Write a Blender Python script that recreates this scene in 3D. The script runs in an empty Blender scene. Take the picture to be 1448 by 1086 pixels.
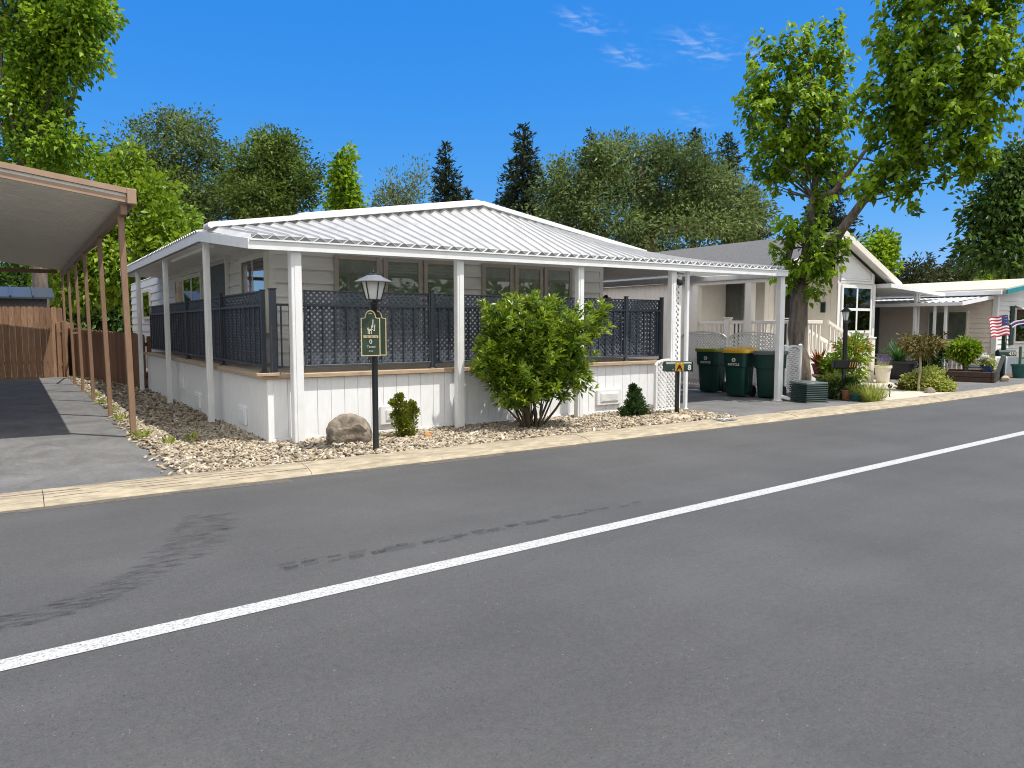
import bpy, math, random
import numpy as np
from mathutils import Vector
random.seed(7)
RNG = np.random.default_rng(11)
R = math.radians
SC = bpy.context.scene
COL = SC.collection

# ------------------------------------------------------------------ camera
F_PX, PITCH, YAW, CAM_H = 1036.0, R(4.5), R(55.72), 1.55
FWD = (math.cos(YAW) * math.cos(PITCH), math.sin(YAW) * math.cos(PITCH), -math.sin(PITCH))
RGT = (math.sin(YAW), -math.cos(YAW), 0.0)
UPV = (math.cos(YAW) * math.sin(PITCH), math.sin(YAW) * math.sin(PITCH), math.cos(PITCH))
cam = bpy.data.cameras.new("camera")
cam.sensor_width = 36.0
cam.lens = 36.0 * F_PX / 1448.0
cam.clip_start, cam.clip_end = 0.1, 3000.0
cam_o = bpy.data.objects.new("camera", cam)
COL.objects.link(cam_o)
cam_o.location = (0, 0, CAM_H)
cam_o.rotation_euler = Vector(FWD).to_track_quat('-Z', 'Y').to_euler()
SC.camera = cam_o


def at(px, py, d):
    """survey: the point seen at photo pixel (px,py) at a depth of d metres"""
    a, b = (px - 724.0) / F_PX, -(py - 543.0) / F_PX
    return (d * (FWD[0] + a * RGT[0] + b * UPV[0]), d * (FWD[1] + a * RGT[1] + b * UPV[1]),
            CAM_H + d * (FWD[2] + b * UPV[2]))


# ------------------------------------------------------------------ world
SUN_EL, SUN_AZ = R(66.5), R(-54.0)           # azimuth of the sun measured from +X
sdir = Vector((math.cos(SUN_EL) * math.cos(SUN_AZ), math.cos(SUN_EL) * math.sin(SUN_AZ), math.sin(SUN_EL)))
FILL_CLOUD_C = (7.3, 7.3, 7.35)
world = bpy.data.worlds.new("World")
SC.world = world
world.use_nodes = True
wn, wl = world.node_tree.nodes, world.node_tree.links
wn.clear()
out = wn.new('ShaderNodeOutputWorld')
bg = wn.new('ShaderNodeBackground')
sky = wn.new('ShaderNodeTexSky')
sky.sky_type = 'NISHITA'
sky.sun_disc = False
sky.sun_elevation = SUN_EL
sky.sun_rotation = math.atan2(sdir.x, sdir.y)
sky.altitude = 3000
sky.air_density, sky.dust_density, sky.ozone_density = .6, 0.0, 8.0
bg.inputs['Strength'].default_value = 0.15
# deepen the clear sky: a tone curve per channel on the sky radiance
sep = wn.new('ShaderNodeSeparateColor'); wl.new(sky.outputs[0], sep.inputs[0])
hs = wn.new('ShaderNodeCombineColor')
for i, (c_, p_, top_) in enumerate(((1.95, 1.5, .28), (.71, .56, .62), (.84, .15, .88))):
    a_ = wn.new('ShaderNodeMath'); a_.operation = 'MULTIPLY'; a_.inputs[1].default_value = .15
    wl.new(sep.outputs[i], a_.inputs[0])
    q_ = wn.new('ShaderNodeMath'); q_.operation = 'POWER'; q_.inputs[1].default_value = p_
    wl.new(a_.outputs[0], q_.inputs[0])
    k_ = wn.new('ShaderNodeMath'); k_.operation = 'MULTIPLY'; k_.inputs[1].default_value = c_
    wl.new(q_.outputs[0], k_.inputs[0])
    n_ = wn.new('ShaderNodeMath'); n_.operation = 'MINIMUM'; n_.inputs[1].default_value = top_
    wl.new(k_.outputs[0], n_.inputs[0])
    d_ = wn.new('ShaderNodeMath'); d_.operation = 'DIVIDE'; d_.inputs[1].default_value = .15
    wl.new(n_.outputs[0], d_.inputs[0])
    wl.new(d_.outputs[0], hs.inputs[i])
# thin cirrus wisps: short streaks of noise round four directions of the sky
tc = wn.new('ShaderNodeTexCoord')
last = hs.outputs[0]
for (px, py, rad, amt) in ((832, 30, .055, .5), (893, 80, .050, .55), (1005, 66, .085, .45), (985, 166, .045, .3)):
    c = Vector(at(px, py, 1)) - Vector((0, 0, CAM_H))
    c.normalize()
    sub = wn.new('ShaderNodeVectorMath'); sub.operation = 'SUBTRACT'
    wl.new(tc.outputs['Generated'], sub.inputs[0]); sub.inputs[1].default_value = c
    # local axes: along the streak and across it
    mp = []
    ax1 = (Vector(RGT) * .97 - Vector(UPV) * .22)
    ax2 = (Vector(RGT) * .22 + Vector(UPV) * .97)
    for ax, s in ((ax1, 1.0), (ax2, 3.2)):
        dt = wn.new('ShaderNodeVectorMath'); dt.operation = 'DOT_PRODUCT'
        wl.new(sub.outputs[0], dt.inputs[0]); dt.inputs[1].default_value = ax
        m = wn.new('ShaderNodeMath'); m.operation = 'MULTIPLY'; m.inputs[1].default_value = s
        wl.new(dt.outputs['Value'], m.inputs[0]); mp.append(m)
    cb = wn.new('ShaderNodeCombineXYZ')
    wl.new(mp[0].outputs[0], cb.inputs[0]); wl.new(mp[1].outputs[0], cb.inputs[1])
    nz = wn.new('ShaderNodeTexNoise'); nz.inputs['Scale'].default_value = 30; nz.inputs['Detail'].default_value = 5
    nz.inputs['Distortion'].default_value = 1.2
    wl.new(cb.outputs[0], nz.inputs['Vector'])
    ln = wn.new('ShaderNodeVectorMath'); ln.operation = 'LENGTH'
    wl.new(cb.outputs[0], ln.inputs[0])
    mr = wn.new('ShaderNodeMapRange'); mr.interpolation_type = 'SMOOTHSTEP'
    mr.inputs['From Min'].default_value = rad; mr.inputs['From Max'].default_value = rad * .1
    wl.new(ln.outputs['Value'], mr.inputs['Value'])
    n2 = wn.new('ShaderNodeMapRange'); n2.interpolation_type = 'SMOOTHSTEP'
    n2.inputs['From Min'].default_value = .42; n2.inputs['From Max'].default_value = .82
    wl.new(nz.outputs[0], n2.inputs['Value'])
    mu = wn.new('ShaderNodeMath'); mu.operation = 'MULTIPLY'
    wl.new(mr.outputs[0], mu.inputs[0]); wl.new(n2.outputs[0], mu.inputs[1])
    ma = wn.new('ShaderNodeMath'); ma.operation = 'MULTIPLY'; ma.inputs[1].default_value = amt
    wl.new(mu.outputs[0], ma.inputs[0])
    mx = wn.new('ShaderNodeMixRGB')
    wl.new(ma.outputs[0], mx.inputs[0]); wl.new(last, mx.inputs[1]); mx.inputs[2].default_value = (5.0, 5.4, 6.0, 1)
    last = mx.outputs[0]
# unseen bright cloud added behind the photographer to lift and neutralise the shade
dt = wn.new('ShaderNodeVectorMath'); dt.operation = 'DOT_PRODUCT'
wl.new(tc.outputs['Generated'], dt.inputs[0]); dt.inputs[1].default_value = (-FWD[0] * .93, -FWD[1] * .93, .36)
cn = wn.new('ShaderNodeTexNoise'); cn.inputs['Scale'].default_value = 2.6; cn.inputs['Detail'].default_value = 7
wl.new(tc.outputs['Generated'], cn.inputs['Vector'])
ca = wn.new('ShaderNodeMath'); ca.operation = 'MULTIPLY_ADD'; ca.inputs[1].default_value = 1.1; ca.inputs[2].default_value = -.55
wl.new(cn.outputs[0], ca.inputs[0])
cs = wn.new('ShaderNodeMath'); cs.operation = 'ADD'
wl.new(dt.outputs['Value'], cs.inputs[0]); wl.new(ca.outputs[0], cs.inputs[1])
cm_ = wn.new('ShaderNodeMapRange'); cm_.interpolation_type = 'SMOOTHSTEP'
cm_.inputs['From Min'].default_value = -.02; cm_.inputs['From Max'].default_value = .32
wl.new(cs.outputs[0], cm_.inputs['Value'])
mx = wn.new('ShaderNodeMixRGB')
wl.new(cm_.outputs[0], mx.inputs[0]); wl.new(last, mx.inputs[1]); mx.inputs[2].default_value = (*FILL_CLOUD_C, 1)
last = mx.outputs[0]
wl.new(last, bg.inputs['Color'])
wl.new(bg.outputs[0], out.inputs[0])

sun = bpy.data.lights.new("sun", 'SUN')
sun.energy, sun.angle, sun.color = 4.6, R(0.53), (1.0, .955, .88)
sun_o = bpy.data.objects.new("sun", sun)
COL.objects.link(sun_o)
sun_o.rotation_euler = sdir.to_track_quat('Z', 'Y').to_euler()
sun_o.location = (0, 0, 40)

SC.view_settings.view_transform = 'Standard'
SC.view_settings.look = 'None'
SC.view_settings.exposure = 0.24
SC.view_settings.gamma = 1.0
SC.render.engine = 'CYCLES'
SC.cycles.filter_width = 1.05
SC.cycles.max_bounces = 8
SC.cycles.transparent_max_bounces = 16


# ------------------------------------------------------------------ materials
def pmat(name, col, rough=.6, var=.12, scale=6., bump=0., bscale=60., metal=0., spec=.4, stretch=(1, 1, 1),
         col2=None, coat=0.):
    m = bpy.data.materials.new(name)
    m.use_nodes = True
    n, l = m.node_tree.nodes, m.node_tree.links
    b = n['Principled BSDF']
    b.inputs['Roughness'].default_value = rough
    b.inputs['Metallic'].default_value = metal
    b.inputs['Specular IOR Level'].default_value = spec
    b.inputs['Coat Weight'].default_value = coat
    t = n.new('ShaderNodeTexCoord')
    mp = n.new('ShaderNodeMapping'); mp.inputs['Scale'].default_value = stretch
    l.new(t.outputs['Object'], mp.inputs[0])
    nz = n.new('ShaderNodeTexNoise'); nz.inputs['Scale'].default_value = scale; nz.inputs['Detail'].default_value = 6
    nz.inputs['Roughness'].default_value = .6
    l.new(mp.outputs[0], nz.inputs['Vector'])
    rp = n.new('ShaderNodeMapRange'); rp.inputs['From Min'].default_value = .3; rp.inputs['From Max'].default_value = .7
    l.new(nz.outputs[0], rp.inputs['Value'])
    mx = n.new('ShaderNodeMixRGB')
    c2 = col2 if col2 else tuple(min(1, c * (1 + var)) for c in col)
    c1 = col if col2 else tuple(c * (1 - var) for c in col)
    mx.inputs[1].default_value = (*c1, 1); mx.inputs[2].default_value = (*c2, 1)
    l.new(rp.outputs[0], mx.inputs[0])
    l.new(mx.outputs[0], b.inputs['Base Color'])
    if bump:
        bz = n.new('ShaderNodeTexNoise'); bz.inputs['Scale'].default_value = bscale; bz.inputs['Detail'].default_value = 4
        l.new(mp.outputs[0], bz.inputs['Vector'])
        bp = n.new('ShaderNodeBump'); bp.inputs['Strength'].default_value = bump; bp.inputs['Distance'].default_value = .02
        l.new(bz.outputs[0], bp.inputs['Height'])
        l.new(bp.outputs[0], b.inputs['Normal'])
    m['mix'] = mx.name
    return m


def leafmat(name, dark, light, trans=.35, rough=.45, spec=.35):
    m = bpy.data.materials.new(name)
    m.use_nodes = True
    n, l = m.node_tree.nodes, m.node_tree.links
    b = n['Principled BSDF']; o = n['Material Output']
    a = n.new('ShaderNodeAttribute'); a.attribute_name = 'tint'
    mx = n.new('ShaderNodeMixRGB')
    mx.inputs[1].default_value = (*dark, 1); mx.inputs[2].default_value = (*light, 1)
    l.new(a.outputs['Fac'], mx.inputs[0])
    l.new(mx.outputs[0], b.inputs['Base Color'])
    b.inputs['Roughness'].default_value = rough
    b.inputs['Specular IOR Level'].default_value = spec
    tr = n.new('ShaderNodeBsdfTranslucent')
    hs = n.new('ShaderNodeHueSaturation'); hs.inputs['Hue'].default_value = .485; hs.inputs['Value'].default_value = 1.25
    l.new(mx.outputs[0], hs.inputs['Color']); l.new(hs.outputs[0], tr.inputs[0])
    ms = n.new('ShaderNodeMixShader'); ms.inputs[0].default_value = trans
    l.new(b.outputs[0], ms.inputs[1]); l.new(tr.outputs[0], ms.inputs[2])
    l.new(ms.outputs[0], o.inputs[0])
    return m


def glassmat(name, tint=(.75, .8, .78), refl=.1):
    m = bpy.data.materials.new(name)
    m.use_nodes = True
    n, l = m.node_tree.nodes, m.node_tree.links
    n.remove(n['Principled BSDF'])
    o = n['Material Output']
    t = n.new('ShaderNodeBsdfTransparent'); t.inputs[0].default_value = (*tint, 1)
    g = n.new('ShaderNodeBsdfGlossy'); g.inputs['Roughness'].default_value = .02
    fr = n.new('ShaderNodeFresnel'); fr.inputs[0].default_value = 1.5
    ad = n.new('ShaderNodeMath'); ad.operation = 'ADD'; ad.inputs[1].default_value = refl; ad.use_clamp = True
    l.new(fr.outputs[0], ad.inputs[0])
    ms = n.new('ShaderNodeMixShader')
    l.new(ad.outputs[0], ms.inputs[0]); l.new(t.outputs[0], ms.inputs[1]); l.new(g.outputs[0], ms.inputs[2])
    l.new(ms.outputs[0], o.inputs[0])
    return m


M = {}
M['white'] = pmat('white_paint', (.80, .80, .79), .45, .05, 3., .05, 40)
M['white_metal'] = pmat('white_metal', (.78, .79, .80), .4, .06, 5., .03, 30)
M['roof_white'] = pmat('white_roof_sheet', (.53, .535, .54), .5, .14, 2.5, .08, 25, stretch=(3, 1, 1))
def translucent_mix(m, col, fac):
    n, l = m.node_tree.nodes, m.node_tree.links
    tr = n.new('ShaderNodeBsdfTranslucent'); tr.inputs[0].default_value = (*col, 1)
    ms = n.new('ShaderNodeMixShader'); ms.inputs[0].default_value = fac
    l.new(n['Principled BSDF'].outputs[0], ms.inputs[1]); l.new(tr.outputs[0], ms.inputs[2])
    l.new(ms.outputs[0], n['Material Output'].inputs[0])


# the awning is fibreglass sheet that lets some daylight through to the porch
M['awning_sheet'] = pmat('awning_fibreglass', (.57, .575, .58), .5, .14, 2.5, .08, 25, stretch=(3, 1, 1))
translucent_mix(M['awning_sheet'], (.9, .9, .88), .22)
M['awning_ceiling'] = pmat('awning_lining', (.86, .86, .84), .6, .05, 3)
translucent_mix(M['awning_ceiling'], (.95, .95, .93), .55)
M['roof_grime'] = pmat('roof_closure', (.20, .20, .21), .8, .3, 6)
M['soffit'] = pmat('soffit', (.88, .88, .86), .6, .06, 3)
M['siding'] = pmat('siding', (.76, .755, .745), .55, .06, 2.5, .05, 60, stretch=(1, 1, 4))
M['siding_b'] = pmat('siding_cream', (.78, .735, .66), .55, .05, 2.5, .06, 60)
M['siding_c'] = pmat('siding_tan', (.84, .76, .67), .55, .05, 2.5, .06, 60)
M['siding_cf'] = pmat('siding_cream_white', (.70, .69, .66), .55, .05, 2.5, .06, 60)
M['skirt_c'] = pmat('skirting_blue_grey', (.42, .50, .54), .55, .08, 5, .06, 60)
M['skirt'] = pmat('skirting_white', (.84, .85, .87), .45, .05, 4., .05, 50, stretch=(4, 4, 1))
M['taupe'] = pmat('window_trim_taupe', (.46, .41, .36), .5, .06, 5)
M['cream'] = pmat('window_trim_cream', (.74, .72, .64), .45, .05, 5)
M['charcoal'] = pmat('charcoal_metal', (.042, .052, .070), .4, .15, 20, spec=.5)
M['lattice_dark'] = pmat('lattice_dark', (.075, .092, .122), .5, .2, 12)
M['deck'] = pmat('deck_boards', (.40, .34, .27), .7, .2, 8, .15, 80, stretch=(1, 6, 6))
M['deckedge'] = pmat('deck_edge', (.42, .31, .21), .65, .2, 6, .1, 60, stretch=(1, 5, 5))
M['brown'] = pmat('brown_paint', (.25, .155, .10), .5, .14, 6, .08, 50, stretch=(4, 4, 1))
M['brown_trim'] = pmat('brown_trim', (.36, .245, .17), .5, .1, 5, .05, 40)
M['carport_pan'] = pmat('carport_pan', (.80, .78, .73), .45, .1, 4, stretch=(1, 6, 1))
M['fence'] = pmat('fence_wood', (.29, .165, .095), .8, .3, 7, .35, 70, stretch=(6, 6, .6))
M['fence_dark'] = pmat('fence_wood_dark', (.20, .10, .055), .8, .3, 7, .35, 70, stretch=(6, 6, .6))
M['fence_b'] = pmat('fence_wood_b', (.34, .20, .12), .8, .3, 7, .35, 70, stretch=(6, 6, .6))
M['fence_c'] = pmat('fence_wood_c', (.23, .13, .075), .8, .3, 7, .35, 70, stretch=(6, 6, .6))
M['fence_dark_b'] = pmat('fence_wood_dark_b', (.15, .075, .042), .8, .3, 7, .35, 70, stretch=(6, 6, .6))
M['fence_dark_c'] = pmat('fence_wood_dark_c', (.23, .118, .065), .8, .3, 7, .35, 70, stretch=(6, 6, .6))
M['black'] = pmat('black_paint', (.012, .013, .014), .35, .2, 20, spec=.5)
M['dark_int'] = pmat('dark_interior', (.030, .036, .034), .8, .4, 3)
M['mid_int'] = pmat('dim_interior', (.55, .58, .49), .8, .35, 2.5)
M['dark_screen'] = pmat('dark_screen', (.10, .115, .12), .6, .25, 8)
M['blind'] = pmat('blind', (.80, .81, .76), .5, .08, 5)
M['curtain'] = pmat('curtain', (.60, .57, .45), .8, .1, 6)
M['glass'] = glassmat('window_glass', (.85, .88, .86), .02)
M['glass_refl'] = glassmat('window_glass_reflecting', (.5, .55, .52), .35)
M['lamp_glass'] = pmat('lamp_glass', (.70, .71, .70), .25, .05, 10)
M['pewter'] = pmat('pewter', (.16, .165, .17), .45, .2, 15, spec=.5)
M['sign_green'] = pmat('sign_green', (.035, .060, .040), .45, .2, 9)
M['gold'] = pmat('gold_paint', (.62, .52, .30), .45, .15, 30)
M['letter'] = pmat('sign_letter', (.68, .66, .58), .5, .05, 30)
M['bin'] = pmat('bin_plastic', (.004, .040, .031), .38, .15, 7, .05, 90, spec=.5)
M['bin_yellow'] = pmat('bin_lid_yellow', (.58, .34, .018), .4, .08, 8, spec=.5)
M['bin_olive'] = pmat('bin_lid_olive', (.16, .19, .02), .4, .08, 8, spec=.5)
M['bin_grey'] = pmat('bin_lid_grey', (.10, .12, .12), .45, .1, 8, spec=.5)
M['rubber'] = pmat('rubber', (.012, .012, .013), .8, .2, 20)
M['ac_green'] = pmat('cabinet_green', (.018, .045, .042), .4, .15, 10, spec=.5)
M['ac_top'] = pmat('cabinet_top', (.12, .15, .155), .35, .12, 8, spec=.6)
M['shingle'] = pmat('grey_shingle', (.125, .123, .12), .9, .28, 9, .4, 40, stretch=(3, 1.2, 8))
M['roof_cream'] = pmat('cream_roof', (.54, .485, .39), .7, .06, 1.2, .1, 20)
M['teal'] = pmat('teal_paint', (.015, .21, .26), .5, .1, 5)
M['dkgreen'] = pmat('dark_green_paint', (.007, .032, .026), .4, .15, 8, spec=.5)
M['timber_dark'] = pmat('planter_timber', (.062, .036, .026), .8, .3, 8, .3, 50, stretch=(1, 1, 6))
M['terracotta'] = pmat('terracotta', (.36, .15, .08), .75, .2, 8)
M['purple_pot'] = pmat('glazed_purple', (.16, .02, .045), .2, .2, 10, spec=.6)
M['blue_pot'] = pmat('glazed_blue', (.02, .05, .20), .2, .2, 10, spec=.6)
M['cream_pot'] = pmat('cream_pot', (.70, .65, .52), .6, .08, 7, .1, 60)
M['black_pot'] = pmat('black_pot', (.022, .021, .021), .4, .2, 10, spec=.5)
M['teal_pot'] = pmat('teal_pot', (.015, .10, .10), .35, .15, 8)
M['stone_grey'] = pmat('stone_pedestal', (.40, .36, .31), .8, .2, 8, .2, 40)
M['bark'] = pmat('bark', (.07, .055, .045), .9, .3, 4, 1., 14, stretch=(3, 3, .6), col2=(.21, .175, .14))
M['bark_dark'] = pmat('bark_dark', (.05, .04, .032), .9, .3, 6, .5, 25, stretch=(3, 3, .8))
M['stem'] = pmat('stem', (.09, .07, .04), .8, .3, 10, .2, 50)
M['stem_pale'] = pmat('stem_pale', (.34, .28, .18), .8, .2, 10, .2, 50)
M['rock'] = pmat('boulder_stone', (.085, .068, .053), .9, .3, 8, 1., 14, col2=(.31, .262, .21))
M['rock_pale'] = pmat('pale_stone', (.44, .36, .26), .85, .2, 9, .5, 30)
M['lav'] = pmat('wall_mauve', (.115, .10, .14), .7, .1, 5)
M['flag_red'] = pmat('flag_red', (.42, .02, .06), .75, .08, 20)
M['flag_white'] = pmat('flag_white', (.80, .76, .76), .75, .05, 20)
M['flag_blue'] = pmat('flag_blue', (.04, .05, .16), .75, .1, 20)
M['purple'] = pmat('purple_cloth', (.11, .05, .22), .75, .1, 20)
M['copper'] = pmat('pale_plaque', (.78, .78, .77), .5, .05, 20)
M['emblem'] = pmat('emblem_gold', (.50, .27, .03), .4, .25, 40)
M['plate_grey'] = pmat('plate_grey', (.15, .155, .16), .7, .15, 20)
M['soil'] = pmat('soil', (.16, .12, .085), .95, .3, 6, .6, 40)
M['mulch'] = pmat('mulch', (.13, .07, .042), .95, .3, 12, .8, 50)
M['earth'] = pmat('earth', (.15, .13, .085), .95, .3, .6, .4, 12)


def asphalt(name, base, drive=False):
    m = bpy.data.materials.new(name)
    m.use_nodes = True
    n, l = m.node_tree.nodes, m.node_tree.links
    b = n['Principled BSDF']
    b.inputs['Roughness'].default_value = .82
    b.inputs['Specular IOR Level'].default_value = .35
    t = n.new('ShaderNodeTexCoord')

    def noise(scale, stretch=(1, 1, 1), detail=5, rough=.55, dist=0):
        mp = n.new('ShaderNodeMapping'); mp.inputs['Scale'].default_value = stretch
        l.new(t.outputs['Object'], mp.inputs[0])
        z = n.new('ShaderNodeTexNoise'); z.inputs['Scale'].default_value = scale
        z.inputs['Detail'].default_value = detail; z.inputs['Roughness'].default_value = rough
        z.inputs['Distortion'].default_value = dist
        l.new(mp.outputs[0], z.inputs['Vector'])
        return z.outputs[0]

    def rng(v, a, c, lo, hi):
        r = n.new('ShaderNodeMapRange'); r.inputs['From Min'].default_value = a; r.inputs['From Max'].default_value = c
        r.inputs['To Min'].default_value = lo; r.inputs['To Max'].default_value = hi
        l.new(v, r.inputs['Value'])
        return r.outputs[0]

    def mul(a, c):
        x = n.new('ShaderNodeMath'); x.operation = 'MULTIPLY'
        l.new(a, x.inputs[0]); l.new(c, x.inputs[1])
        return x.outputs[0]
    v = rng(noise(.55, detail=7, rough=.65), .3, .7, .84, 1.16)                       # broad patches
    v = mul(v, rng(noise(1.1, (.16, 1.6, 1), 5), .3, .7, .93, 1.08))         # traffic streaks along the road
    v = mul(v, rng(noise(26, detail=3), .3, .7, .90, 1.10))
    v = mul(v, rng(noise(300, detail=2), .25, .75, .45, 1.62))
    v = mul(v, rng(noise(85, detail=5, rough=.8), .3, .7, .62, 1.42))               # aggregate
    if drive:
        v = mul(v, rng(noise(2.2, (1, .5, 1), 6, .65, 1.5), .35, .65, .80, 1.16))
    # pale and dark stones in the surface
    vo = n.new('ShaderNodeTexVoronoi'); vo.inputs['Scale'].default_value = 42
    l.new(t.outputs['Object'], vo.inputs['Vector'])
    sp = n.new('ShaderNodeSeparateColor'); l.new(vo.outputs['Color'], sp.inputs[0])
    pick = n.new('ShaderNodeMath'); pick.operation = 'GREATER_THAN'; pick.inputs[1].default_value = .72
    l.new(sp.outputs[0], pick.inputs[0])
    size = n.new('ShaderNodeMath'); size.operation = 'MULTIPLY'; size.inputs[1].default_value = .12
    l.new(sp.outputs[1], size.inputs[0])
    near = n.new('ShaderNodeMath'); near.operation = 'LESS_THAN'
    l.new(vo.outputs['Distance'], near.inputs[0]); l.new(size.outputs[0], near.inputs[1])
    dot = mul(pick.outputs[0], near.outputs[0])
    # hairline cracks
    vc = n.new('ShaderNodeTexVoronoi'); vc.feature = 'DISTANCE_TO_EDGE'; vc.inputs['Scale'].default_value = .33 if not drive else .6
    wz = n.new('ShaderNodeTexNoise'); wz.inputs['Scale'].default_value = 1.4; wz.inputs['Detail'].default_value = 6
    l.new(t.outputs['Object'], wz.inputs['Vector'])
    ad = n.new('ShaderNodeMixRGB'); ad.blend_type = 'ADD'; ad.inputs[0].default_value = .8
    l.new(t.outputs['Object'], ad.inputs[1]); l.new(wz.outputs['Color'], ad.inputs[2])
    l.new(ad.outputs[0], vc.inputs['Vector'])
    crack = n.new('ShaderNodeMath'); crack.operation = 'LESS_THAN'; crack.inputs[1].default_value = .0022 if not drive else .004
    l.new(vc.outputs['Distance'], crack.inputs[0])
    cm = mul(crack.outputs[0], rng(noise(.9, detail=3), .5, .6, 0, .07))
    rgb = n.new('ShaderNodeMixRGB'); rgb.blend_type = 'MULTIPLY'; rgb.inputs[0].default_value = 1
    rgb.inputs[1].default_value = (*base, 1)
    l.new(v, rgb.inputs[2])
    m1 = n.new('ShaderNodeMixRGB'); m1.inputs[2].default_value = (base[0] * .4, base[1] * .4, base[2] * .4, 1)
    l.new(cm, m1.inputs[0]); l.new(rgb.outputs[0], m1.inputs[1])
    pk = n.new('ShaderNodeMath'); pk.operation = 'GREATER_THAN'; pk.inputs[1].default_value = .70
    l.new(sp.outputs[2], pk.inputs[0])
    nr_ = n.new('ShaderNodeMath'); nr_.operation = 'LESS_THAN'; nr_.inputs[1].default_value = .16
    l.new(vo.outputs['Distance'], nr_.inputs[0])
    pit = mul(pk.outputs[0], nr_.outputs[0])
    m3 = n.new('ShaderNodeMixRGB'); m3.inputs[2].default_value = (base[0] * .45, base[1] * .45, base[2] * .45, 1)
    l.new(pit, m3.inputs[0]); l.new(m1.outputs[0], m3.inputs[1])
    m1 = m3
    m2 = n.new('ShaderNodeMixRGB'); m2.inputs[2].default_value = (.36, .355, .34, 1)
    l.new(dot, m2.inputs[0]); l.new(m1.outputs[0], m2.inputs[1])
    l.new(m2.outputs[0], b.inputs['Base Color'])
    bp = n.new('ShaderNodeBump'); bp.inputs['Strength'].default_value = .55; bp.inputs['Distance'].default_value = .004
    l.new(noise(240, detail=3, rough=.7), bp.inputs['Height'])
    l.new(bp.outputs[0], b.inputs['Normal'])
    return m


M['road'] = asphalt('asphalt_road', (.072, .0715, .071))
M['drive'] = asphalt('asphalt_drive', (.130, .128, .126), True)


def wornmat(name, col, thresh=.5, soft=.12, scale=60., rough=.8, maxa=1.0, stretch=(1, 1, 1)):
    m = pmat(name, col, rough, .1, 40)
    n, l = m.node_tree.nodes, m.node_tree.links
    b = n['Principled BSDF']; o = n['Material Output']
    t = n.new('ShaderNodeTexCoord')
    mp = n.new('ShaderNodeMapping'); mp.inputs['Scale'].default_value = stretch
    l.new(t.outputs['Object'], mp.inputs[0])
    z = n.new('ShaderNodeTexNoise'); z.inputs['Scale'].default_value = scale; z.inputs['Detail'].default_value = 6
    z.inputs['Roughness'].default_value = .7
    l.new(mp.outputs[0], z.inputs['Vector'])
    r = n.new('ShaderNodeMapRange'); r.inputs['From Min'].default_value = thresh - soft; r.inputs['From Max'].default_value = thresh + soft
    r.inputs['To Max'].default_value = maxa
    l.new(z.outputs[0], r.inputs['Value'])
    tr = n.new('ShaderNodeBsdfTransparent')
    ms = n.new('ShaderNodeMixShader')
    l.new(r.outputs[0], ms.inputs[0]); l.new(tr.outputs[0], ms.inputs[1]); l.new(b.outputs[0], ms.inputs[2])
    l.new(ms.outputs[0], o.inputs[0])
    return m


M['line'] = wornmat('road_paint', (.44, .44, .43), .39, .10, 75)
M['tyre'] = wornmat('tyre_mark', (.045, .045, .047), .47, .25, 26, .85, .27, (1, 1, 1))

# curb concrete: tan, with fine joints and streaks
M['curb'] = pmat('curb_concrete', (.33, .28, .20), .85, .36, 9, .5, 45, stretch=(.5, 2, 1))
M['concrete'] = pmat('concrete', (.50, .45, .37), .85, .12, 4, .25, 60)


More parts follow.
